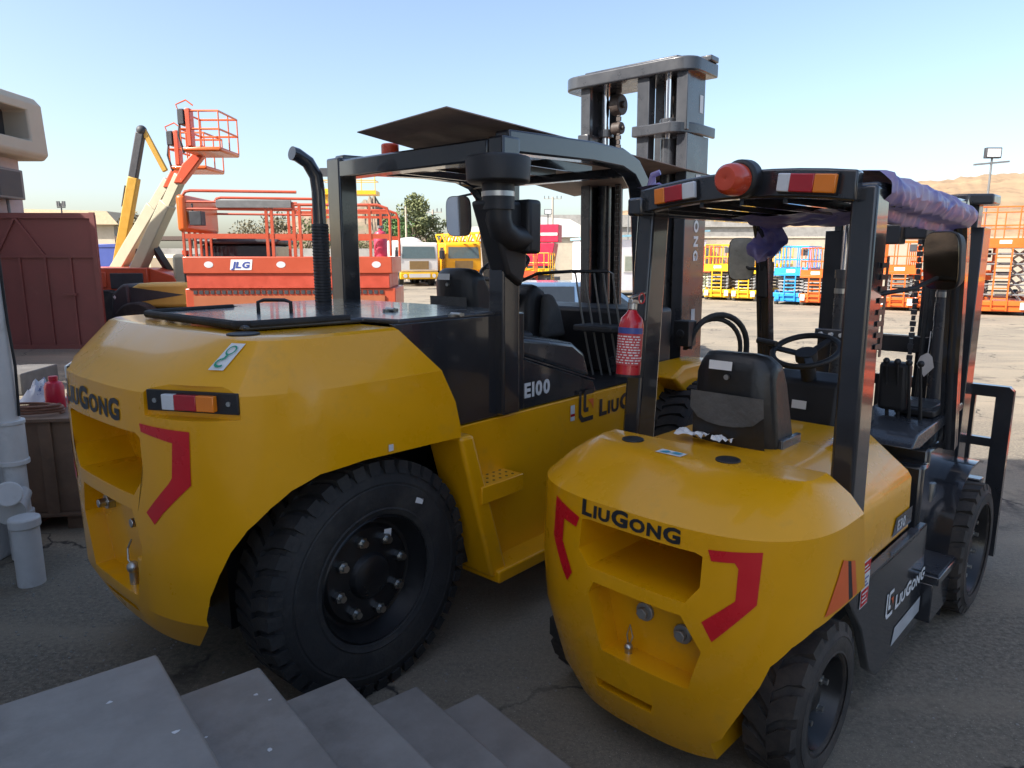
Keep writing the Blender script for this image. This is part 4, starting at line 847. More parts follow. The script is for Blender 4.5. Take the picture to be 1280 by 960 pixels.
        for k in range(62):
            z = 1.0+k*.034; x2 = 3.14-(z-1)*.02; w2 = .018 if k % 2 else .012
            ch.box((x2-.008,yc+sg*.20-w2,z),(x2+.008,yc+sg*.20+w2,z+.03))
        ch.build('lift_chain', RUSTY, T)
        for q in (.10, .135): MB().tube([(3.16,yc+sg*(.32-q),.6),(3.12,yc+sg*(.32-q),2.66)], .011, 8).build('mast_hose', STL_ROD, T)
    pts = [(2.87+.0, .46)]
    cb = [(3.30,-.61),(3.04,-.61)]+[(3.02-.12*math.sin(R(k*15)), -.46-.15*math.cos(R(k*15))) for k in range(1, 6)]+[(2.90,-.43),(2.90,.34)]+[(3.02-.12*math.cos(R(k*15)), .36+.14*math.sin(R(k*15))) for k in range(1, 6)]+[(3.04,.50),(3.30,.50)]
    MB().prism(cb, 2, 3.105, 3.20).build('mast_head_beam', GRY, T, bevel=.012, seg=3)
    MB().prism([(2.96,-.46),(3.26,-.58),(3.26,.42),(2.96,.32)], 2, 3.20, 3.225).box((3.16,-.62,3.2),(3.28,-.50,3.24)).build('mast_head_plate', GRY, T, bevel=.008)
    for z in (1.3, .5): MB().beam((3.1,-.5,z),(3.1,.3,z),.12,.18).build('mast_crossmember', GRY, T, bevel=.01)
    V, F, W = text2d('LIUGONG', None, gap=.27, wide=1.15); s = .06
    decal('mast_lettering', V, F, planefn((3.12,yc-.4575,2.43), (.02,0,-1), (1,0,.02), .068), WHT, T)
    decal('mast_sticker', *poly2d([(0,0),(.06,0),(.06,.16),(0,.16)]), planefn((3.14,yc-.4575,1.30), (1,0,.0), (-.02,0,1)), CLR, T)
    decal('mast_sticker', *poly2d([(0,0),(.05,0),(.05,.12),(0,.12)]), planefn((3.16,yc-.4425,2.86), (1,0,.0), (-.02,0,1)), WHT, T)
    for sg in (-1, 1):
        tc = MB().cyl((2.25,sg*.45,1.13),(2.7,sg*.45,1.22),.05,n=18).build('tilt_cylinder', GRY, T)
        MB().cyl((2.7,sg*.45,1.22),(2.99,sg*.45,1.28),.028,n=16).build('tilt_rod', CHR, tc)
    MB().box((2.80,-.72,1.22),(2.92,-.60,1.40)).cyl((2.79,-.66,1.31),(2.80,-.66,1.31),.03).build('hydraulic_block', PLA, T, bevel=.006)
    MB().tube([*[(2.86+.215*(1-math.cos(R(a))), -.70-.12*(1-math.cos(R(a))), 1.20+.235*math.sin(R(a))) for a in range(0, 181, 12)], (3.29,-.94,1.0),(3.28,-.94,.8)], .021, 12).build('hydraulic_hose', RUB, T)
    MB().tube([*[(2.86+.195*(1-math.cos(R(a))), -.67-.12*(1-math.cos(R(a))), 1.19+.215*math.sin(R(a))) for a in range(0, 181, 12)], (3.25,-.91,1.0),(3.24,-.91,.8)], .017, 12).build('hydraulic_hose', RUB, T)
    # forks carriage with load backrest, beyond the mast
    MB().box((3.42,-.75,.3),(3.48,.75,.42)).box((3.42,-.75,.75),(3.48,.75,.87)).build('fork_carriage', BLK, T, bevel=.006)
    for y in (-.45, .45): MB().box((3.49,y-.08,.06),(3.56,y+.08,.9)).box((3.56,y-.08,.05),(4.6,y+.08,.10)).build('fork', BLK, T, bevel=.006)
    # --- cab
    seat(T, 1.27, .02, 1.18, .0, w=.36)
    MB().prism([(1.90,1.06),(2.25,1.06),(2.26,1.36),(2.08,1.62),(1.96,1.68),(1.90,1.56)], 1, -.02, .24).build('dash_console', PLA, T, bevel=.05, seg=3)
    MB().prism([(1.97,1.30),(2.22,1.30),(2.15,1.50),(2.07,1.60),(2.0,1.60)], 1, -.10, -.02).build('console_boot', GLV, T, bevel=.04, seg=3)
    steering(T, (1.78,.10,1.78), .165, R(-28))
    for k in range(5):
        y = -.34-k*.05; x = 1.97+k*.03
        MB().tube([(x+.22,y,1.06),(x+.16,y,1.22),(x+.10,y,1.40),(x+.03,y,1.62),(x,y,1.74),(x-.05,y,1.755)], [.007,.007,.007,.006,.006,.006], 8).build('control_lever', STL_ROD, T)
    MB().box((2.0,-.60,1.37),(2.22,-.30,1.41)).build('lever_plate', PLA, T, bevel=.01)
    MB().tube([(1.80,-.0,1.68),(1.86,-.12,1.74),(1.93,-.34,1.755),(2.04,-.54,1.755)], .011).build('lever_bar', PLA, T)
    MB().box((2.3,-.62,1.06),(2.75,.62,1.50)).build('front_cowl', PLA, T, bevel=.03)
    mirror(T, (1.98,.72,2.13), (-.90,-.42,-.06), .20, .30, MIR)
    MB().tube([(2.12,.72,2.3),(2.05,.78,2.28),(2.0,.76,2.2)], .009).build('mirror_arm', PLA, T)
    return T

def seat(T, x, y, z, tilt, w=.48):
    h = w/2
    cu = MB().box((x+.08,y-h*1.12,z+.09),(x+.50,y+h*1.12,z+.20)).build('seat_cushion', VING, T, bevel=.045, seg=4)
    MB().box((x+.05,y-h+.05,z),(x+.45,y+h-.05,z+.10)).build('seat_base', PLA, T, bevel=.01)
    prof = [(-.02,.10),(.10,.10),(.13,.22),(.06,.52),(.02,.60),(-.045,.60),(-.075,.55),(-.05,.25)]
    mb = MB(); n = len(prof); vs = []
    lev = 9
    for j in range(lev):
        t = j/(lev-1); yy = (t*2-1); 
        for px, pz in prof:
            k = 1-.10*max(0, (pz-.25)/.35); vs.append((x+px+.05*abs(yy)**2.5, y+yy*h*k, z+pz-(.05*abs(yy)**6 if pz > .5 else 0)))
    fs = [(j*n+i, j*n+(i+1)%n, (j+1)*n+(i+1)%n, (j+1)*n+i) for j in range(lev-1) for i in range(n)]+[tuple(range(n)), tuple((lev-1)*n+i for i in range(n))]
    bk = mb.add(vs, fs).build('seat_back', VIN, T, bevel=.018, seg=3)
    pocket = MB(); ys = [-.86,-.5,0,.5,.86]
    # stitched document pocket and its flap on the rear of the backrest
    def bp(a, b, off):       # a -1..1 across, b height
        px = -.05+(b-.25)*(-.083) if b > .25 else -.02-.2*(b-.1)
        return (x+px-off, y+a*h*(1-.10*max(0,(b-.25)/.35)), z+b)
    P = MB(); nx, nz = 9, 6; g = [[bp((i/(nx-1)*2-1)*.86, .17+.22*j/(nz-1), .004+.022*math.sin(math.pi*i/(nx-1))*math.sin(math.pi*(j+.3)/(nz+.2))) for i in range(nx)] for j in range(nz)]
    P.add([p for r in g for p in r], [(j*nx+i, j*nx+i+1, (j+1)*nx+i+1, (j+1)*nx+i) for j in range(nz-1) for i in range(nx-1)]).build('seat_pocket', VIN, bk, ang=60)
    Fp = MB(); g = []
    for j in range(5):
        r = []
        for i in range(nx):
            a = i/(nx-1)*2-1; top = .435; bot = .36-.055*(1-a*a)**.5; r.append(bp(a*.90, top+(bot-top)*j/4, .012+.02*math.sin(math.pi*i/(nx-1))*(j/4)+.006))
        g.append(r)
    Fp.add([p for r in g for p in r], [(j*nx+i, j*nx+i+1, (j+1)*nx+i+1, (j+1)*nx+i) for j in range(4) for i in range(nx-1)]).build('pocket_flap', GLV, bk, ang=60)
    lb = bp(0, .53, .032); decal('seat_label', *poly2d([(-.05,-.018),(.05,-.018),(.05,.018),(-.05,.018)]), planefn((x-.084, y+.03, z+.55), (0,-1,0), (.08,0,1)), WHT if w < .5 else GRY, bk)
    MB().cyl((x-.078,y,z+.505),(x-.09,y,z+.505),.011,n=10).build('seat_button', STEEL, bk)
    for sg in (-1, 1): MB().box((x+.02,y+sg*(h+.005)-.012,z+.06),(x+.2,y+sg*(h+.005)+.012,z+.26)).cyl((x+.1,y+sg*(h+.0),z+.14),(x+.1,y+sg*(h+.03),z+.14),.02).build('seat_hinge', GRY, T, bevel=.006)
    return bk
def steering(T, c, r, tilt, knob=True):
    c = Vector(c); ax = Vector((math.sin(tilt), 0, math.cos(tilt))); a = ax.orthogonal().normalized(); a = (Vector((1,0,0))-ax*ax.x).normalized(); b = ax.cross(a)
    sw = MB().tube([c+r*(math.cos(2*math.pi*k/32)*a+math.sin(2*math.pi*k/32)*b) for k in range(32)], .014, 10, closed=True).build('steering_wheel', PLA, T, ang=60)
    sp = MB().cyl(c-ax*.05, c-ax*.005, .05, n=20)
    for t in (90, 210, 330): sp.beam(c-ax*.02+.03*(math.cos(R(t))*a+math.sin(R(t))*b), c+(r-.005)*(math.cos(R(t))*a+math.sin(R(t))*b), .035, .012, up=ax)
    sp.build('wheel_hub', PLA, sw, bevel=.003)
    if knob: k = c+(r-.01)*(math.cos(R(-30))*a+math.sin(R(-30))*b); MB().cyl(k, k+ax*.03, .012).ball(k+ax*.045, .024).build('steering_knob', PLA, sw)
    MB().cyl(c-ax*.02, c-ax*.32, .035, n=14).build('steering_column', PLA, T)
def mirror(T, c, nrm, wd, ht, mglass, rot=0):
    c = Vector(c); n = Vector(nrm).normalized(); u = Vector((0,0,1)).cross(n).normalized(); v = n.cross(u); P = []
    for i in range(32):
        t = 2*math.pi*i/32; cx, sx = math.cos(t), math.sin(t)
        P.append((wd/2*math.copysign(abs(cx)**.45, cx), ht/2*math.copysign(abs(sx)**.45, sx)*(1-.06*(1 if sx < 0 else 0))))
    sh = MB(); o = [c+u*a+v*b for a, b in P]; q = [c+u*a*.8+v*b*.85-n*.045 for a, b in P]; N = 32
    sh.add(o+q, [tuple(range(N)), tuple(range(2*N-1, N-1, -1))]+[(i, (i+1)%N, (i+1)%N+N, i+N) for i in range(N)])
    m = sh.build('mirror', PLA, T, bevel=.006)
    gl = MB().add([c+u*a*.93+v*b*.95+n*.004 for a, b in P]+[c+u*a*.93+v*b*.95-n*.004 for a, b in P], [tuple(range(N)), tuple(range(2*N-1, N-1, -1))]+[(i, (i+1)%N, (i+1)%N+N, i+N) for i in range(N)])
    gl.build('mirror_glass', mglass, m)
    return m
BT = big_forklift()
def bw(p): return BT.matrix_basis @ Vector(p)
# loose steel sheet lying on the guard
RUST = mat('rusty_steel_sheet', (.33, .235, .195), .7, var=.2, scale=3, c2=(.23, .175, .15), c2scale=5, c2lo=.45, c2hi=.65)
sv = []; nxs, nys = 14, 6
A, Bp, D, Cc = Vector((.44,-.77,2.462)), Vector((3.38,-.56,2.44)), Vector((3.40,.72,2.36)), Vector((.62,.08,2.475))
sh = MB()
for zo in (0, .005):
    for j in range(nys+1):
        for i in range(nxs+1):
            s, t = i/nxs, j/nys; p = (A*(1-s)+Bp*s)*(1-t)+(Cc*(1-s)+D*s)*t; sv.append(p+Vector((0,0,zo+.018*math.sin(s*5)*math.sin(t*3)*t*(1-s))))
nq = (nxs+1)*(nys+1); fs = []
for k in (0, nq): fs += [(k+j*(nxs+1)+i, k+j*(nxs+1)+i+1, k+(j+1)*(nxs+1)+i+1, k+(j+1)*(nxs+1)+i) for j in range(nys) for i in range(nxs)]
rim = list(range(nxs+1))+[j*(nxs+1)+nxs for j in range(1, nys+1)]+[nys*(nxs+1)+i for i in range(nxs-1, -1, -1)]+[j*(nxs+1) for j in range(nys-1, 0, -1)]
fs += [(rim[i], rim[(i+1)%len(rim)], rim[(i+1)%len(rim)]+nq, rim[i]+nq) for i in range(len(rim))]
so = sh.add(sv, fs).build('steel_sheet', RUST, None, ang=50); so.location = BT.location; so.rotation_euler = BT.rotation_euler
tag(so, 'large brown rusty steel sheet lying flat on the roof of the big forklift', 'metal sheet')

# ================================================================== SMALL FORKLIFT
def small_forklift():
    T = thing('forklift', 'small yellow and black forklift parked nearest the steps with purple sheeting wrapped over its roof', 'forklift', (.7368, 2.6253, 0), R(90-44.5))
    arch = [(.5,.70),(.5,.0),(-.40,.0),(-.43,.16),(-.435,.30),(-.40,.48),(-.28,.62),(-.20,.685),(-.02,.70),(.10,.705)]
    arch = [(.5,.715),(.5,.0),(-.40,.0),(-.40,.16),(-.415,.27),(-.36,.44),(-.27,.60),(-.14,.665),(.02,.695),(.10,.715)]
    arch = [(.5,.69),(.5,.0),(-.39,.0),(-.397,.295),(-.392,.42),(-.385,.50),(-.37,.572),(-.317,.633),(-.24,.675),(-.115,.695)]
    dy = -.03
    cut = [cutter_prism(arch, 1, -1, -.30), cutter_prism(arch, 1, .30, 1),
        cutter_prism([(y+dy, z) for y, z in [(-.245,.81),(-.20,.745),(.19,.75),(.24,.80),(.235,.912),(.20,.92),(-.22,.92),(-.245,.912)]], 0, -1, -.06),
        cutter_prism([(y+dy, z) for y, z in [(-.215,.435),(.13,.44),(.185,.65),(.16,.70),(-.19,.70),(-.26,.59)]], 0, -1, -.385),
        cutter_prism([(y+dy, z) for y, z in [(-.07,.272),(.16,.272),(.17,.305),(-.08,.305)]], 0, -1, -.40)]
    me = boolean(shell_mesh(SML, 'counterweight'), cut)
    link('counterweight', me, YEL, T, bevel=.008, ang=24, seg=3)
    for sg, ch in ((-1, [(-.292,.940),(-.455,.955),(-.452,.785),(-.325,.638),(-.292,.70),(-.388,.79),(-.388,.895),(-.375,.912),(-.305,.905)]), (1, [(.215,.915),(.36,.955),(.365,.80),(.265,.655),(.235,.70),(.30,.80),(.30,.885),(.23,.875)])):
        decal('reflective_chevron', *poly2d(ch), lambda a, b: surf(SML, a, b, .003)[0], REDT, T, cut=.025)
    V, F, W = text2d('LIUGONG', LG_SIZES, wide=1.3); s = .056
    decal('rear_lettering', V, F, lambda a, b: surf(SML, .205-a*(.405/W), .934+b*.055, .003)[0], BKD, T, cut=.03)
    decal('side_flash', *poly2d([(-.805,.875),(-.845,.86),(-.895,.705),(-.715,.708)]), lambda a, b: surf(SML, a, b, .003)[0], ORD, T, cut=.03)
    decal('side_flash', *poly2d([(-.875,.85),(-.915,.84),(-.972,.705),(-.932,.705)]), lambda a, b: surf(SML, a, b, .003)[0], ORD, T, cut=.03)
    decal('side_stripe', *poly2d([(-.845,.86),(-.875,.85),(-.932,.705),(-.895,.705)]), lambda a, b: surf(SML, a, b, .0025)[0], BKD, T, cut=.03)
    for y, z in ((-.02,.60),(-.175,.575)): MB().cyl((-.385,y,z),(-.40,y,z),.034,n=24).cyl((-.40,y,z),(-.42,y,z),.022,n=6).build('tow_bolt', STL_ROD, T, bevel=.003)
    MB().cyl((-.43,.02,.435),(-.43,.02,.455),.014).ball((-.43,.02,.46),.017).tube([(-.43,.02,.46),(-.42,.035,.50),(-.41,.03,.535),(-.42,.01,.50),(-.43,.02,.46)], .003).build('tow_pin', STEEL, T)
    for y in (.29, -.13): MB().cyl((-.05,y,1.105),(-.05,y,1.1165),.045,n=28).build('deck_plug', PLA, T, bevel=.003)
    V, F = poly2d([(-.055,-.03),(.055,-.03),(.055,.03),(-.055,.03)]); fn = planefn((-.13,.075,1.1125), (0,-1,0), (1,0,.0)); fn = lambda a, b: Vector((-.115+b*.9, .07-a, 1.113-(.02 if b < 0 else 0)*0))
    hk = decal('hook_sticker', V, F, fn, WHT, T)
    decal('hook_symbol', *poly2d([(-.04,-.02),(-.01,-.02),(.0,.0),(-.02,.015),(-.035,.0)], [(.005,-.012),(.04,-.012),(.045,.015),(.01,.018)]), lambda a, b: fn(a, b)+Vector((0,0,.002)), mat('cyan_decal', (.02,.3,.42), .4), hk)
    # hood
    hp = [(.05,-.46),(.32,-.44),(.62,-.36),(.90,-.36),(.90,.36),(.62,.36),(.32,.44),(.05,.46)]
    MB().prism([(.06,-.47),(.95,-.47),(.95,.47),(.06,.47)], 2, .66, .89).build('engine_box', PLA, T)
    mb = MB(); lv = [(.66,.495,.96),(.90,.49,.955),(.93,.475,.945),(1.075,.33,.88),(1.09,.30,.86)]
    vs = []
    for z, y, x in lv: vs += [(.05,-y,z),(x,-y,z),(x,y,z),(.05,y,z)]
    fs = [(0,3,2,1),(16,17,18,19)]
    for j in range(4): fs += [(j*4+i, j*4+(i+1)%4, j*4+4+(i+1)%4, j*4+4+i) for i in range(4)]
    mb.add(vs, fs).build('hood', YEL, T, bevel=.015, seg=3)
    pl = decal('model_plate', *poly2d([(0,0),(.26,0),(.26,.075),(.04,.075)]), planefn((.71,-.4985,.69), (1,0,0), (0,0,1)), GRY, T)
    V, F, W = text2d('E30', wide=1.1); decal('model_lettering', V, F, planefn((.765,-.50,.705), (1,0,0), (0,0,1), .045), CLR, pl)
    MB().box((.10,-.535,.64),(.98,-.50,.66)).build('hood_seal', ORD if 0 else GRY, T)
    # chassis
    for sg in (-1, 1):
        MB().prism([(.06,.655),(1.10,.655),(1.12,.36),(1.10,.16),(.54,.15),(.44,.22),(.30,.45),(.12,.64)], 1, *sorted((sg*.535, sg*.50))).build('chassis_side', BLK, T, bevel=.006)
        stp = MB().box((1.12,min(sg*.60, sg*.38),.36),(1.48,max(sg*.60, sg*.38),.40)).prism([(1.12,.36),(1.48,.36),(1.40,.17),(1.12,.17)], 1, *sorted((sg*.58, sg*.42))).build('step', BLK, T, bevel=.005)
        MB().box((1.15,min(sg*.59, sg*.42),.401),(1.45,max(sg*.59, sg*.42),.405)).build('tread_plate', STEEL if 0 else GRY, stp)
        mb = MB(); path = [(1.42,.10),(1.43,.40),(1.49,.60),(1.60,.72),(1.75,.78),(1.92,.785),(2.02,.76)]
        n = len(path); vs = [(x, y, z) for x, z in path for y in sorted((sg*.56, sg*.36))]+[(x, y, z-.012) for x, z in path for y in sorted((sg*.56, sg*.36))]
        fs = []
        for i in range(n-1):
            o = i*2; fs += [(o,o+1,o+3,o+2),(o+2*n,o+2*n+2,o+2*n+3,o+2*n+1),(o,o+2,o+2*n+2,o+2*n),(o+1,o+1+2*n,o+3+2*n,o+3)]
        fs += [(0,2*n,2*n+1,1),(2*n-2,2*n-1,4*n-1,4*n-2)]
        mb.add(vs, fs).build('front_fender', BLK, T, ang=50)
    MB().box((-.2,-.28,.18),(1.5,.28,.66)).box((-.05,-.45,.22),(.05,.45,.34)).box((1.1,-.50,.14),(1.5,.50,.38)).build('chassis_body', PLA, T)
    MB().box((1.3,-.45,.36),(1.42,.45,.86)).box((1.42,-.44,.55),(1.95,.44,.92)).build('front_cowl', BLK, T, bevel=.02)
    MB().prism([(1.02,1.0),(1.14,.98),(1.9,1.05),(1.9,1.085),(1.1,1.055)], 1, -.46, -.12).build('dash_plate', HOODM, T, bevel=.008)
    MB().box((1.42,-.44,1.075),(1.66,-.26,1.11)).box((1.44,-.42,1.09),(1.64,-.28,1.118)).build('dash_box', PLA, T, bevel=.008)
    V, F, W = text2d('LIUGONG', LG_SIZES, wide=1.2); s = .062
    decal('side_lettering', V, F, planefn((.705,-.5375,.385), (1,0,0), (0,0,1), s), WHT, T)
    P = [[(0,1.1),(.17,1.1),(.17,.15),(.32,0),(1.0,0),(1.0,-.18),(.2,-.18),(0,.05)], [(.32,.98),(.42,1.1),(1.0,1.1),(1.0,.92),(.52,.92),(.5,.9),(.5,.38),(.66,.38),(.66,.2),(.4,.2),(.32,.3)]]
    decal('emblem', *poly2d(*P), planefn((.58,-.5375,.395), (1,0,0), (0,0,1), .09), WHT, T)
    decal('emblem_flash', *poly2d([(.62,.7),(1.0,.7),(1.0,.25),(.86,.5)]), planefn((.58,-.538,.395), (1,0,0), (0,0,1), .09), ORD, T)
    wl = decal('warning_label', *poly2d([(0,0),(.085,0),(.085,.185),(0,.185)]), planefn((.235,-.5385,.56), (1,0,0), (0,0,1)), WHT, T)
    decal('warning_band', *poly2d([(.004,.135),(.081,.135),(.081,.18),(.004,.18)], [(.004,.005),(.081,.005),(.081,.07),(.004,.07)]), planefn((.235,-.5395,.56), (1,0,0), (0,0,1)), REDT, wl)
    ln = [[(.012,z),(.072-.02*(i%2),z),(.072-.02*(i%2),z+.007),(.012,z+.007)] for i, z in enumerate((.08,.095,.11))]; decal('warning_text', *poly2d(*ln), planefn((.235,-.5395,.56), (1,0,0), (0,0,1)), BLU, wl)
    ln = [[(.014,z),(.07-.015*(i%2),z),(.07-.015*(i%2),z+.006),(.014,z+.006)] for i, z in enumerate((.145,.16,.02,.036,.052))]; decal('warning_text', *poly2d(*ln), planefn((.235,-.5405,.56), (1,0,0), (0,0,1)), WHT, wl)
    decal('data_strip', *poly2d([(0,0),(.40,.01),(.40,.085),(.03,.075)]), planefn((.70,-.5375,.215), (1,0,0), (0,0,1)), CLR, T)
    # wheels
    for y, sd in ((-.44, -1), (.44, 1)): wheel('rear_wheel', (0, y, .29), .29, .19, .165, RUBD, RIMB, T, sd, nuts=5, lugs=16, lugh=.014, nut_r=.085)
    for y, sd in ((-.52, -1), (.52, 1)): wheel('front_wheel', (1.78, y, .345), .345, .21, .225, RUBD, RIMB, T, sd, nuts=10, lugs=26, lugh=.014, nut_r=.15)
    # overhead guard
    for sg in (-1, 1):
        y0, y1 = sorted((sg*.51, sg*.425)); lean = .10
        mb = MB(); vs = [(.15,y0,.64),(.30,y0,.64),(.30,y1,.64),(.15,y1,.64),(.15-.03+.0,y0,2.08),(.25+.0,y0,2.08),(.25,y1,2.08),(.12,y1,2.08)]
        if sg > 0: vs = [(x+.13*(z/2.08) if z > 1 else x, y, z) for x, y, z in vs]
        p = mb.add(vs, [(0,3,2,1),(4,5,6,7),(0,1,5,4),(1,2,6,5),(2,3,7,6),(3,0,4,7)]).build('rear_pillar', BLK, T, bevel=.014, seg=3)
        if sg < 0:
            gr = MB().box((.265,-.512,1.50),(.285,-.515,1.85))
            for k in range(8): gr.box((.215,-.513,1.53+k*.04),(.285,-.516,1.548+k*.04))
            gr.build('vent_slots', BKD, p)
        path = [(1.30,2.075),(1.36,2.03),(1.40,1.94),(1.43,1.80),(1.52,1.30),(1.62,.90)]
        mb = MB()
        for a, b in zip(path, path[1:]): mb.beam((a[0], sg*.47, a[1]), (b[0], sg*.47, b[1]), .06, .07, up=(0,1,0))
        mb.tube([(x, sg*.47, z) for x, z in path], .036, 12).build('front_pillar', BLK, T, ang=50)
        MB().beam((.16,sg*.465,2.055),(1.32,sg*.465,2.06),.075,.075).build('side_beam', BLK, T, bevel=.012)
    n = 9; mb = MB(); vs = []
    for i in range(n+1):
        t = i/n*2-1; y = -t*.46; x = .10+.0*t+(.12 if 0 else 0)+.12*max(0, -t)*0+ (.06*(1-t)*1); z = 2.075+.035*(1-t*t)
        for dx, dz in ((-.03,-.05),(.03,-.05),(.03,.05),(-.03,.05)): vs.append((x+dx, y, z+dz))
    fs = [(i*4+k, i*4+(k+1)%4, i*4+4+(k+1)%4, i*4+4+k) for i in range(n) for k in range(4)]+[(0,3,2,1),(n*4,n*4+1,n*4+2,n*4+3)]
    mb.add(vs[::-1] if 0 else vs, fs).build('rear_beam', BLK, T, bevel=.008, ang=50)
    MB().beam((1.30,-.46,2.07),(1.30,.46,2.07),.06,.07).build('front_beam', BLK, T, bevel=.01)
    for y in (-.34,-.17,0,.17,.34): MB().beam((.2,y,2.07),(1.3,y,2.07),.016,.06).build('roof_bar', BLK, T)
    def rb(y): t = -y/.46; return .10+.06*(1-t), 2.075+.035*(1-t*t)
    for sgn, y0, y1 in ((1, .36, .16), (-1, -.19, -.40)):
        a, b = rb(y0), rb(y1); p = Vector((a[0]-.034, y0, a[1])); q = Vector((b[0]-.034, y1, b[1]))
        hb = MB().beam(p, q, .02, .075).build('tail_light', PLA, T, bevel=.004)
        cols = [(AMB,.0,.26),(REDL,.26,.70),(CLR,.70,1.0)] if sgn > 0 else [(CLR,0,.22),(REDL,.22,.64),(AMB,.64,1.0)]
        for m, u0, u1 in cols: MB().beam(p+(q-p)*u0+Vector((-.016,0,0)), p+(q-p)*u1+Vector((-.016,0,0)), .018, .062).build('lens', m, hb, bevel=.004)
    x, z = rb(-.055); MB().cyl((x-.02,-.05,z+.02),(x-.09,-.05,z+.015),.068,n=28).build('beacon_base', PLA, T, bevel=.012)
    MB().lathe([(0,.058),(.04,.057),(.07,.052),(.085,.04),(.088,.015),(.082,.001)], (x-.085,-.045,z+.012), (-1,.05,-.02), 28).build('beacon', BEAC, T)
    # mast
    yc = -.02
    for sg in (-1, 1):
        o = MB().box((2.06,min(yc+sg*.41, yc+sg*.375),.12),(2.22,max(yc+sg*.41, yc+sg*.375),2.0)).box((2.06,min(yc+sg*.375, yc+sg*.30),.12),(2.085,max(yc+sg*.375, yc+sg*.30),2.0)).box((2.19,min(yc+sg*.375, yc+sg*.11),.12),(2.22,max(yc+sg*.375, yc+sg*.11),2.0)).build('outer_mast_rail', BLK, T, bevel=.004)
        MB().box((2.09,min(yc+sg*.37, yc+sg*.33),.15),(2.185,max(yc+sg*.37, yc+sg*.33),2.12)).box((2.16,min(yc+sg*.33, yc+sg*.22),.15),(2.185,max(yc+sg*.33, yc+sg*.22),2.12)).build('inner_mast_rail', GRY, T, bevel=.004)
        c = MB().cyl((2.02,yc+sg*.27,.2),(2.02,yc+sg*.27,1.72),.040,n=22).cyl((2.02,yc+sg*.27,1.50),(2.02,yc+sg*.27,1.60),.043,n=22).cyl((2.02,yc+sg*.27,1.72),(2.02,yc+sg*.27,1.77),.048,n=22).build('lift_cylinder', GRY, T)
        MB().cyl((2.02,yc+sg*.27,1.77),(2.02,yc+sg*.27,2.05),.022,n=16).build('cylinder_rod', CHR, T)
        MB().lathe([(0,.0445),(.03,.0445),(.03,.04),(0,.04)], (2.02,yc+sg*.27,1.63), (0,0,1), 20, closed=True).build('cylinder_band', STEEL, c)
        MB().cyl((2.04,yc+sg*.20,1.96),(2.04,yc+sg*.14,1.96),.07,n=26).cyl((2.04,yc+sg*.21,1.96),(2.04,yc+sg*.13,1.96),.02,n=10).build('chain_roller', GRY, T, bevel=.008)
        chn = MB()
        for k in range(44):
            z = .6+k*.032; w2 = .014 if k % 2 else .009; chn.box((1.985,yc+sg*.135-w2,z),(2.0,yc+sg*.135+w2,z+.028))
        chn.build('lift_chain', GRY, T)
        MB().tube([(2.0,yc+sg*.19,.5),(2.0,yc+sg*.19,1.9)], .012, 8).build('mast_hose', CHR if sg > 0 else RUB, T)
    MB().prism([(1.97,-.36),(2.05,-.46),(2.22,-.46),(2.22,.42),(2.05,.42),(1.97,.32)], 2, 2.115, 2.17).build('mast_head_beam', GRY, T, bevel=.012, seg=3)
    for z in (1.35, .5): MB().beam((2.12,-.38,z),(2.12,.34,z),.05,.10).build('mast_crossmember', BLK, T, bevel=.008)
    MB().box((1.93,.16,1.36),(1.98,.36,1.42)).build('cylinder_clamp', GRY, T, bevel=.006)
    for y in (.20,.26,.32): MB().cyl((1.93,y,1.39),(1.91,y,1.39),.014,n=6).build('bolt', WHT, T)
    for y, z in ((-.10,1.93),(-.22,1.955)): MB().box((1.62,y-.055,z-.02),(1.72,y+.05,z+.08)).build('work_light', GRY, T, bevel=.008)
    # load backrest on the fork carriage
    MB().prism([(-.60,.10),(-.515,.10),(-.515,1.05),(.505,1.05),(.505,.10),(.59,.10),(.59,1.09),(.565,1.115),(-.575,1.115),(-.60,1.09)], 0, 2.40, 2.45).beam((2.42,-.53,.78),(2.42,.52,.78),.04,.05).build('load_backrest', BLK, T, ang=50)
    for y in (-.40,-.15,.12,.37): MB().beam((2.42,y,.3),(2.42,y,1.07),.03,.03).build('backrest_bar', BLK, T)
    MB().box((2.36,-.50,.14),(2.44,.46,.24)).box((2.36,-.50,.46),(2.44,.46,.56)).build('fork_carriage', BLK, T, bevel=.005)
    for y in (-.3, .26): MB().box((2.46,y-.055,.04),(2.50,y+.055,.56)).box((2.50,y-.055,.035),(3.5,y+.055,.075)).build('fork', BLK, T, bevel=.004)
    # cab
    seat(T, .28, .02, .868, 0, w=.37)
    MB().prism([(.92,.66),(1.35,.66),(1.38,1.02),(1.22,1.24),(1.08,1.30),(.97,1.26),(.93,1.05)], 1, -.15, .18).build('dash_console', PLA, T, bevel=.022, seg=3)
    MB().prism([(1.0,1.0),(1.30,.98),(1.27,1.12),(1.16,1.21),(1.06,1.21)], 1, -.22, -.15).build('console_boot', GLV, T, bevel=.025, seg=3)
    decal('console_label', *poly2d([(-.035,-.02),(.035,-.02),(.035,.02),(-.035,.02)]), planefn((.932,.02,1.15), (0,-1,0), (.1,0,1)), WHT, T)
    steering(T, (.94,.01,1.41), .148, R(-24), False)
    MB().tube([(1.0,.14,1.15),(.97,.17,1.32),(.94,.19,1.43)], .009).tube([(.93,.15,1.43),(.94,.25,1.44)], .015).build('direction_lever', PLA, T)
    for k in range(4):
        y = -.24-k*.05; MB().tube([(1.42,y,.95),(1.36,y,1.15),(1.30,y,1.34)], [.012,.008,.006], 8).ball((1.30,y,1.35), .016).build('control_lever', PLA, T)
    MB().prism([(1.32,1.34),(1.42,1.34),(1.44,1.1),(1.34,1.1)], 1, -.33, -.20).build('lever_housing', PLA, T, bevel=.02)
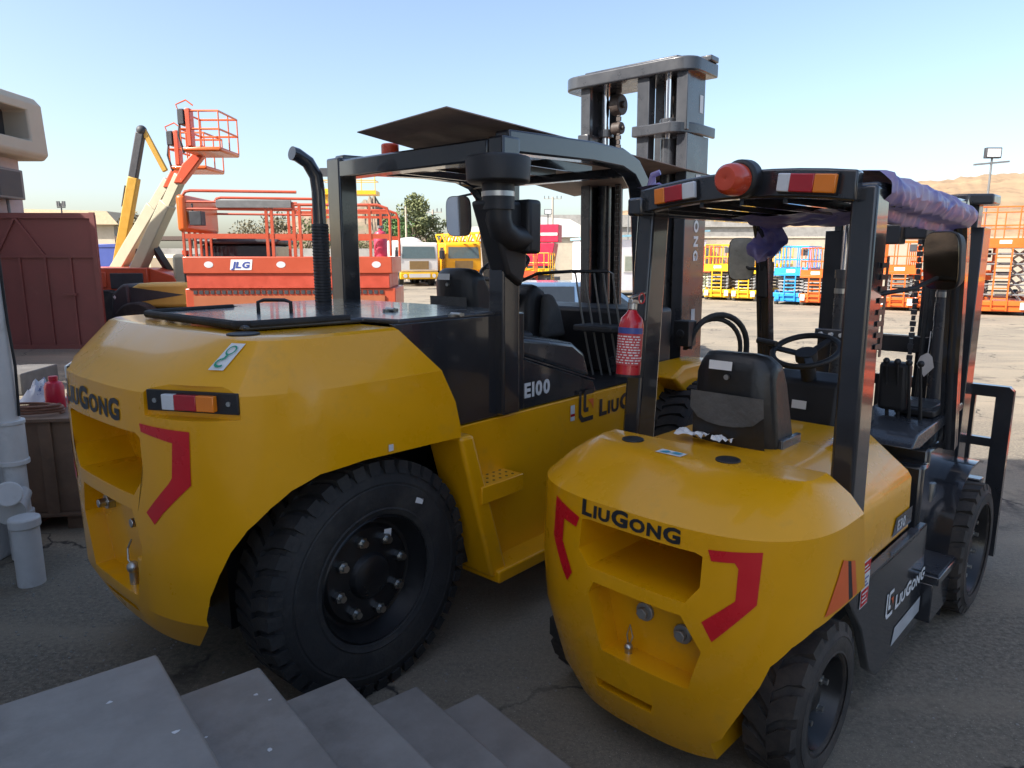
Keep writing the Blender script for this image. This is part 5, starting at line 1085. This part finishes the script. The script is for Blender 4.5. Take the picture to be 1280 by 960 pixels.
    mirror(T, (.46,-.63,1.83), (-.89,.45,-.10), .15, .215, MIRK); MB().tube([(.25,-.5,1.72),(.36,-.58,1.74),(.49,-.63,1.78)], .008).build('mirror_arm', PLA, T)
    mirror(T, (1.42,.60,1.83), (-.72,-.69,.05), .155, .25, MIRD); MB().tube([(1.42,.49,1.78),(1.44,.56,1.78),(1.44,.60,1.8)], .009).build('mirror_arm', PLA, T)
    MB().box((1.40,.44,1.62),(1.50,.49,1.82)).build('cable_box', PLA, T, bevel=.01)
    tb = MB()
    for q in range(4): tb.tube([(1.5,-.30+q*.02,.60),(1.46,-.36+q*.02,.75),(1.5+.02*q,-.38+q*.03,.92),(1.62,-.34+q*.03,.98)], .012, 8)
    tb.build('hydraulic_hose', RUB, T)
    MB().cyl((1.54,-.42,.60),(1.54,-.42,.72),.035).cyl((1.54,-.42,.72),(1.54,-.42,.76),.02).tube([(1.54,-.42,.76),(1.5,-.36,.84),(1.56,-.33,.88),(1.66,-.33,.90)], .010).build('brake_valve', STEEL, T)
    return T
ST = small_forklift()
def on_small(o, label, cat): o.location = ST.location; o.rotation_euler = ST.rotation_euler; return tag(o, label, cat)
# purple sheeting over the roof, bunched along the right edge and sagging between the bars
PUR = mat('purple_plastic_sheet', (.15, .14, .38), .42, var=.2, scale=6, c2=(.34, .26, .40), c2scale=4, c2lo=.44, c2hi=.6, spec=.6)
rn = random.Random(4)
def sheet():
    mb = MB(); nu, nv = 120, 60; vs = []
    prof = []
    for j in range(nv+1):
        t = j/nv
        if t < .16:                                # hangs below the right beam, inside
            k = t/.16; prof.append((-.42-.04*k, 2.03-.045*math.sin(k*3.1), .5))
        elif t < .40:
            k = (t-.16)/.24; a = math.pi*(1-k)-.6; prof.append((-.505+.075*math.cos(math.pi*(1.15-k*1.1))*-1*0-.03*math.sin(k*math.pi), 2.02+.10*k, .8))
        else:
            k = (t-.40)/.60; prof.append((-.49+.97*k, 2.128+.012*math.sin(k*9), .35))
    nz = [[rn.random() for _ in range(90)] for _ in range(90)]
    def ns(x, y):
        xi, yi = int(x) % 89, int(y) % 89; fx, fy = x-int(x), y-int(y); fx = fx*fx*(3-2*fx); fy = fy*fy*(3-2*fy)
        return (nz[xi][yi]*(1-fx)+nz[xi+1][yi]*fx)*(1-fy)+(nz[xi][yi+1]*(1-fx)+nz[xi+1][yi+1]*fx)*fy-.5
    for j, (y, z, am) in enumerate(prof):
        for i in range(nu+1):
            t = i/nu; x = .19+1.19*t; fold = math.sin(t*70+ns(t*11, j*.15)*8+j*.05)*.35+ns(t*34, j*.12)*1.2+ns(t*9, j*.3)*.8
            dy = -fold*.016*am*(1 if y < -.42 else .15); dz = fold*.010*am+ns(t*7+30, j*.3+11)*.02*am
            droop = -.05*t*t*(1 if y < -.4 else .3)
            if j/nv < .16: dz += -.02*math.sin(t*math.pi)*(1+ns(t*5, 3))*(1-j/nv/.16)
            vs.append((x+ns(t*11, j*.4)*.015, y+dy, z+dz+droop))
    mb.add(vs, [(j*(nu+1)+i, j*(nu+1)+i+1, (j+1)*(nu+1)+i+1, (j+1)*(nu+1)+i) for j in range(nv) for i in range(nu)])
    # under-side lining hanging between the bars
    n2 = 26; o = []
    for j in range(n2+1):
        for i in range(n2+1):
            s, t = i/n2, j/n2; x = .85+.46*s; y = -.42+.80*t; sag = .03*math.sin(t*math.pi*2.5+1)*math.sin(s*math.pi)+.045*s*abs(math.sin(t*7.5))
            o.append((x, y, 2.045-.02*s-sag*.7+ns(s*9+40, t*9)*.03))
    mb.add(o, [(j*(n2+1)+i, j*(n2+1)+i+1, (j+1)*(n2+1)+i+1, (j+1)*(n2+1)+i) for j in range(n2) for i in range(n2)])
    # knotted loose end hanging at the front left corner, loose twist at the rear left corner
    o = []; n3 = 14
    for j in range(n3+1):
        for i in range(n3+1):
            s, t = i/n3, j/n3; wd = .03+.11*math.sin(t*math.pi*.8)**1.2; o.append((1.30+.05*math.sin(t*5)+ns(s*6, t*6+60)*.05, .44-(s-.25)*wd*1.5, 2.05-.19*t+ns(s*5+9, t*5)*.05+(-.04*math.sin(s*3))))
    mb.add(o, [(j*(n3+1)+i, j*(n3+1)+i+1, (j+1)*(n3+1)+i+1, (j+1)*(n3+1)+i) for j in range(n3) for i in range(n3)])
    mb.tube([(.30,.40,2.10),(.31,.45,2.13),(.33,.50,2.12),(.34,.50,2.17),(.33,.49,2.20),(.34,.46,2.21)], [.03,.035,.03,.018,.014,.012], 8)
    return mb.build('plastic_sheet', PUR, None, ang=80)
on_small(sheet(), 'crumpled purple plastic sheeting draped and bunched over the roof of the small forklift', 'plastic sheet')
# scraps of white paper by the seat
pp = MB()
def crumple(cx, cy, cz, sx, sy, seed):
    r = random.Random(seed); n = 6; o = [(cx+sx*(i/n-.5), cy+sy*(j/n-.5), cz+r.random()*.022) for j in range(n+1) for i in range(n+1)]
    m = MB().add(o, [(j*(n+1)+i, j*(n+1)+i+1, (j+1)*(n+1)+i+1, (j+1)*(n+1)+i) for j in range(n) for i in range(n)]).build('paper_scrap', WHT, None, ang=20); return m
on_small(crumple(.17,.15,1.115,.07,.13,1), 'crumpled white paper scrap on the small forklift behind its seat, nearer the left pillar', 'paper')
on_small(crumple(.17,.01,1.115,.05,.08,2), 'small flat white paper scrap tucked under the seat back of the small forklift', 'paper')
o = crumple(.60,-.33,1.10,.20,.10,3); o.name = 'plastic_wrap'; on_small(o, 'scrap of white and blue plastic wrap on the yellow hood beside the right pillar', 'plastic wrap')
def paper_tag(p, label):
    mb = MB().add([(0,0,0),(0,.03,-.02),(.004,.045,-.06),(.01,.01,-.12),(.004,-.03,-.07),(0,-.02,-.02)], [(0,1,2,3,4,5)]).tube([(0,0,0),(.01,0,.10)], .002, 5)
    o = mb.build('paper_tag', mat('tag_paper', (.6,.57,.56), .6, var=.15), None); T = ST.matrix_basis; o.location = T @ Vector(p); o.rotation_euler = (0,0,ST.rotation_euler.z); tag(o, label, 'tag')
paper_tag((1.18,-.19,1.50), 'crumpled paper tag hanging on a string just left of the tall right pillar')
paper_tag((1.36,-.40,1.40), 'crumpled paper tag hung on the levers just right of the tall right pillar')
# fire extinguisher on the left pillar
fe = thing('fire_extinguisher', 'red fire extinguisher with blue label band strapped to the left pillar of the small forklift', 'fire extinguisher', ST.matrix_basis @ Vector((.10,.43,1.34)), ST.rotation_euler.z)
fe.rotation_euler.y = R(4)
REDP = mat('red_paint', (.55, .02, .03), .28, coat=.5, var=.06)
MB().lathe([(0,.001),(0,.045),(.008,.052),(.22,.053),(.25,.045),(.27,.026),(.285,.018),(.285,.001)], (0,0,0), (0,0,1), 32).build('cylinder', REDP, fe, ang=40)
for z0, z1, m, nm in ((.185,.21,BLU,'label_band'),(.05,.183,mat('red_label', (.55,.05,.06), .4),'label')):
    vs = [(.0545*math.cos(R(a)), .0545*math.sin(R(a)), z) for z in (z0, z1) for a in range(110, 290, 12)]; n = len(vs)//2
    lb = MB().add(vs, [(i, i+1, i+1+n, i+n) for i in range(n-1)]).build(nm, m, fe, ang=60)
ln = MB(); rr = random.Random(3)
for k in range(11):
    z = .058+k*.0112; a = 130
    while a < 262:
        d = rr.uniform(6, 22); q = [(.0552*math.cos(R(x)), .0552*math.sin(R(x))) for x in (a, a+d)]
        ln.add([(*q[0], z), (*q[1], z), (*q[1], z+.005), (*q[0], z+.005)], [(0,1,2,3)]); a += d+rr.uniform(3, 9)
ln.build('label_print', WHT, lb)
MB().cyl((0,0,.285),(0,0,.315),.02,n=12).box((-.02,-.012,.31),(.05,.012,.33)).beam((-.02,0,.335),(.08,0,.36),.02,.008).build('valve', STEEL, fe, bevel=.003)
MB().tube([(.02+.022*math.cos(R(k*30)), -.03, .335+.022*math.sin(R(k*30))) for k in range(12)], .003, 6, closed=True).build('safety_ring', REDP, fe)
MB().lathe([(.01,.056),(.02,.056),(.02,.054),(.01,.054)], (0,0,-.01), (0,0,1), 24, closed=True).box((.05,-.01,-.01),(.10,.01,.24)).build('bracket', PLA, fe)
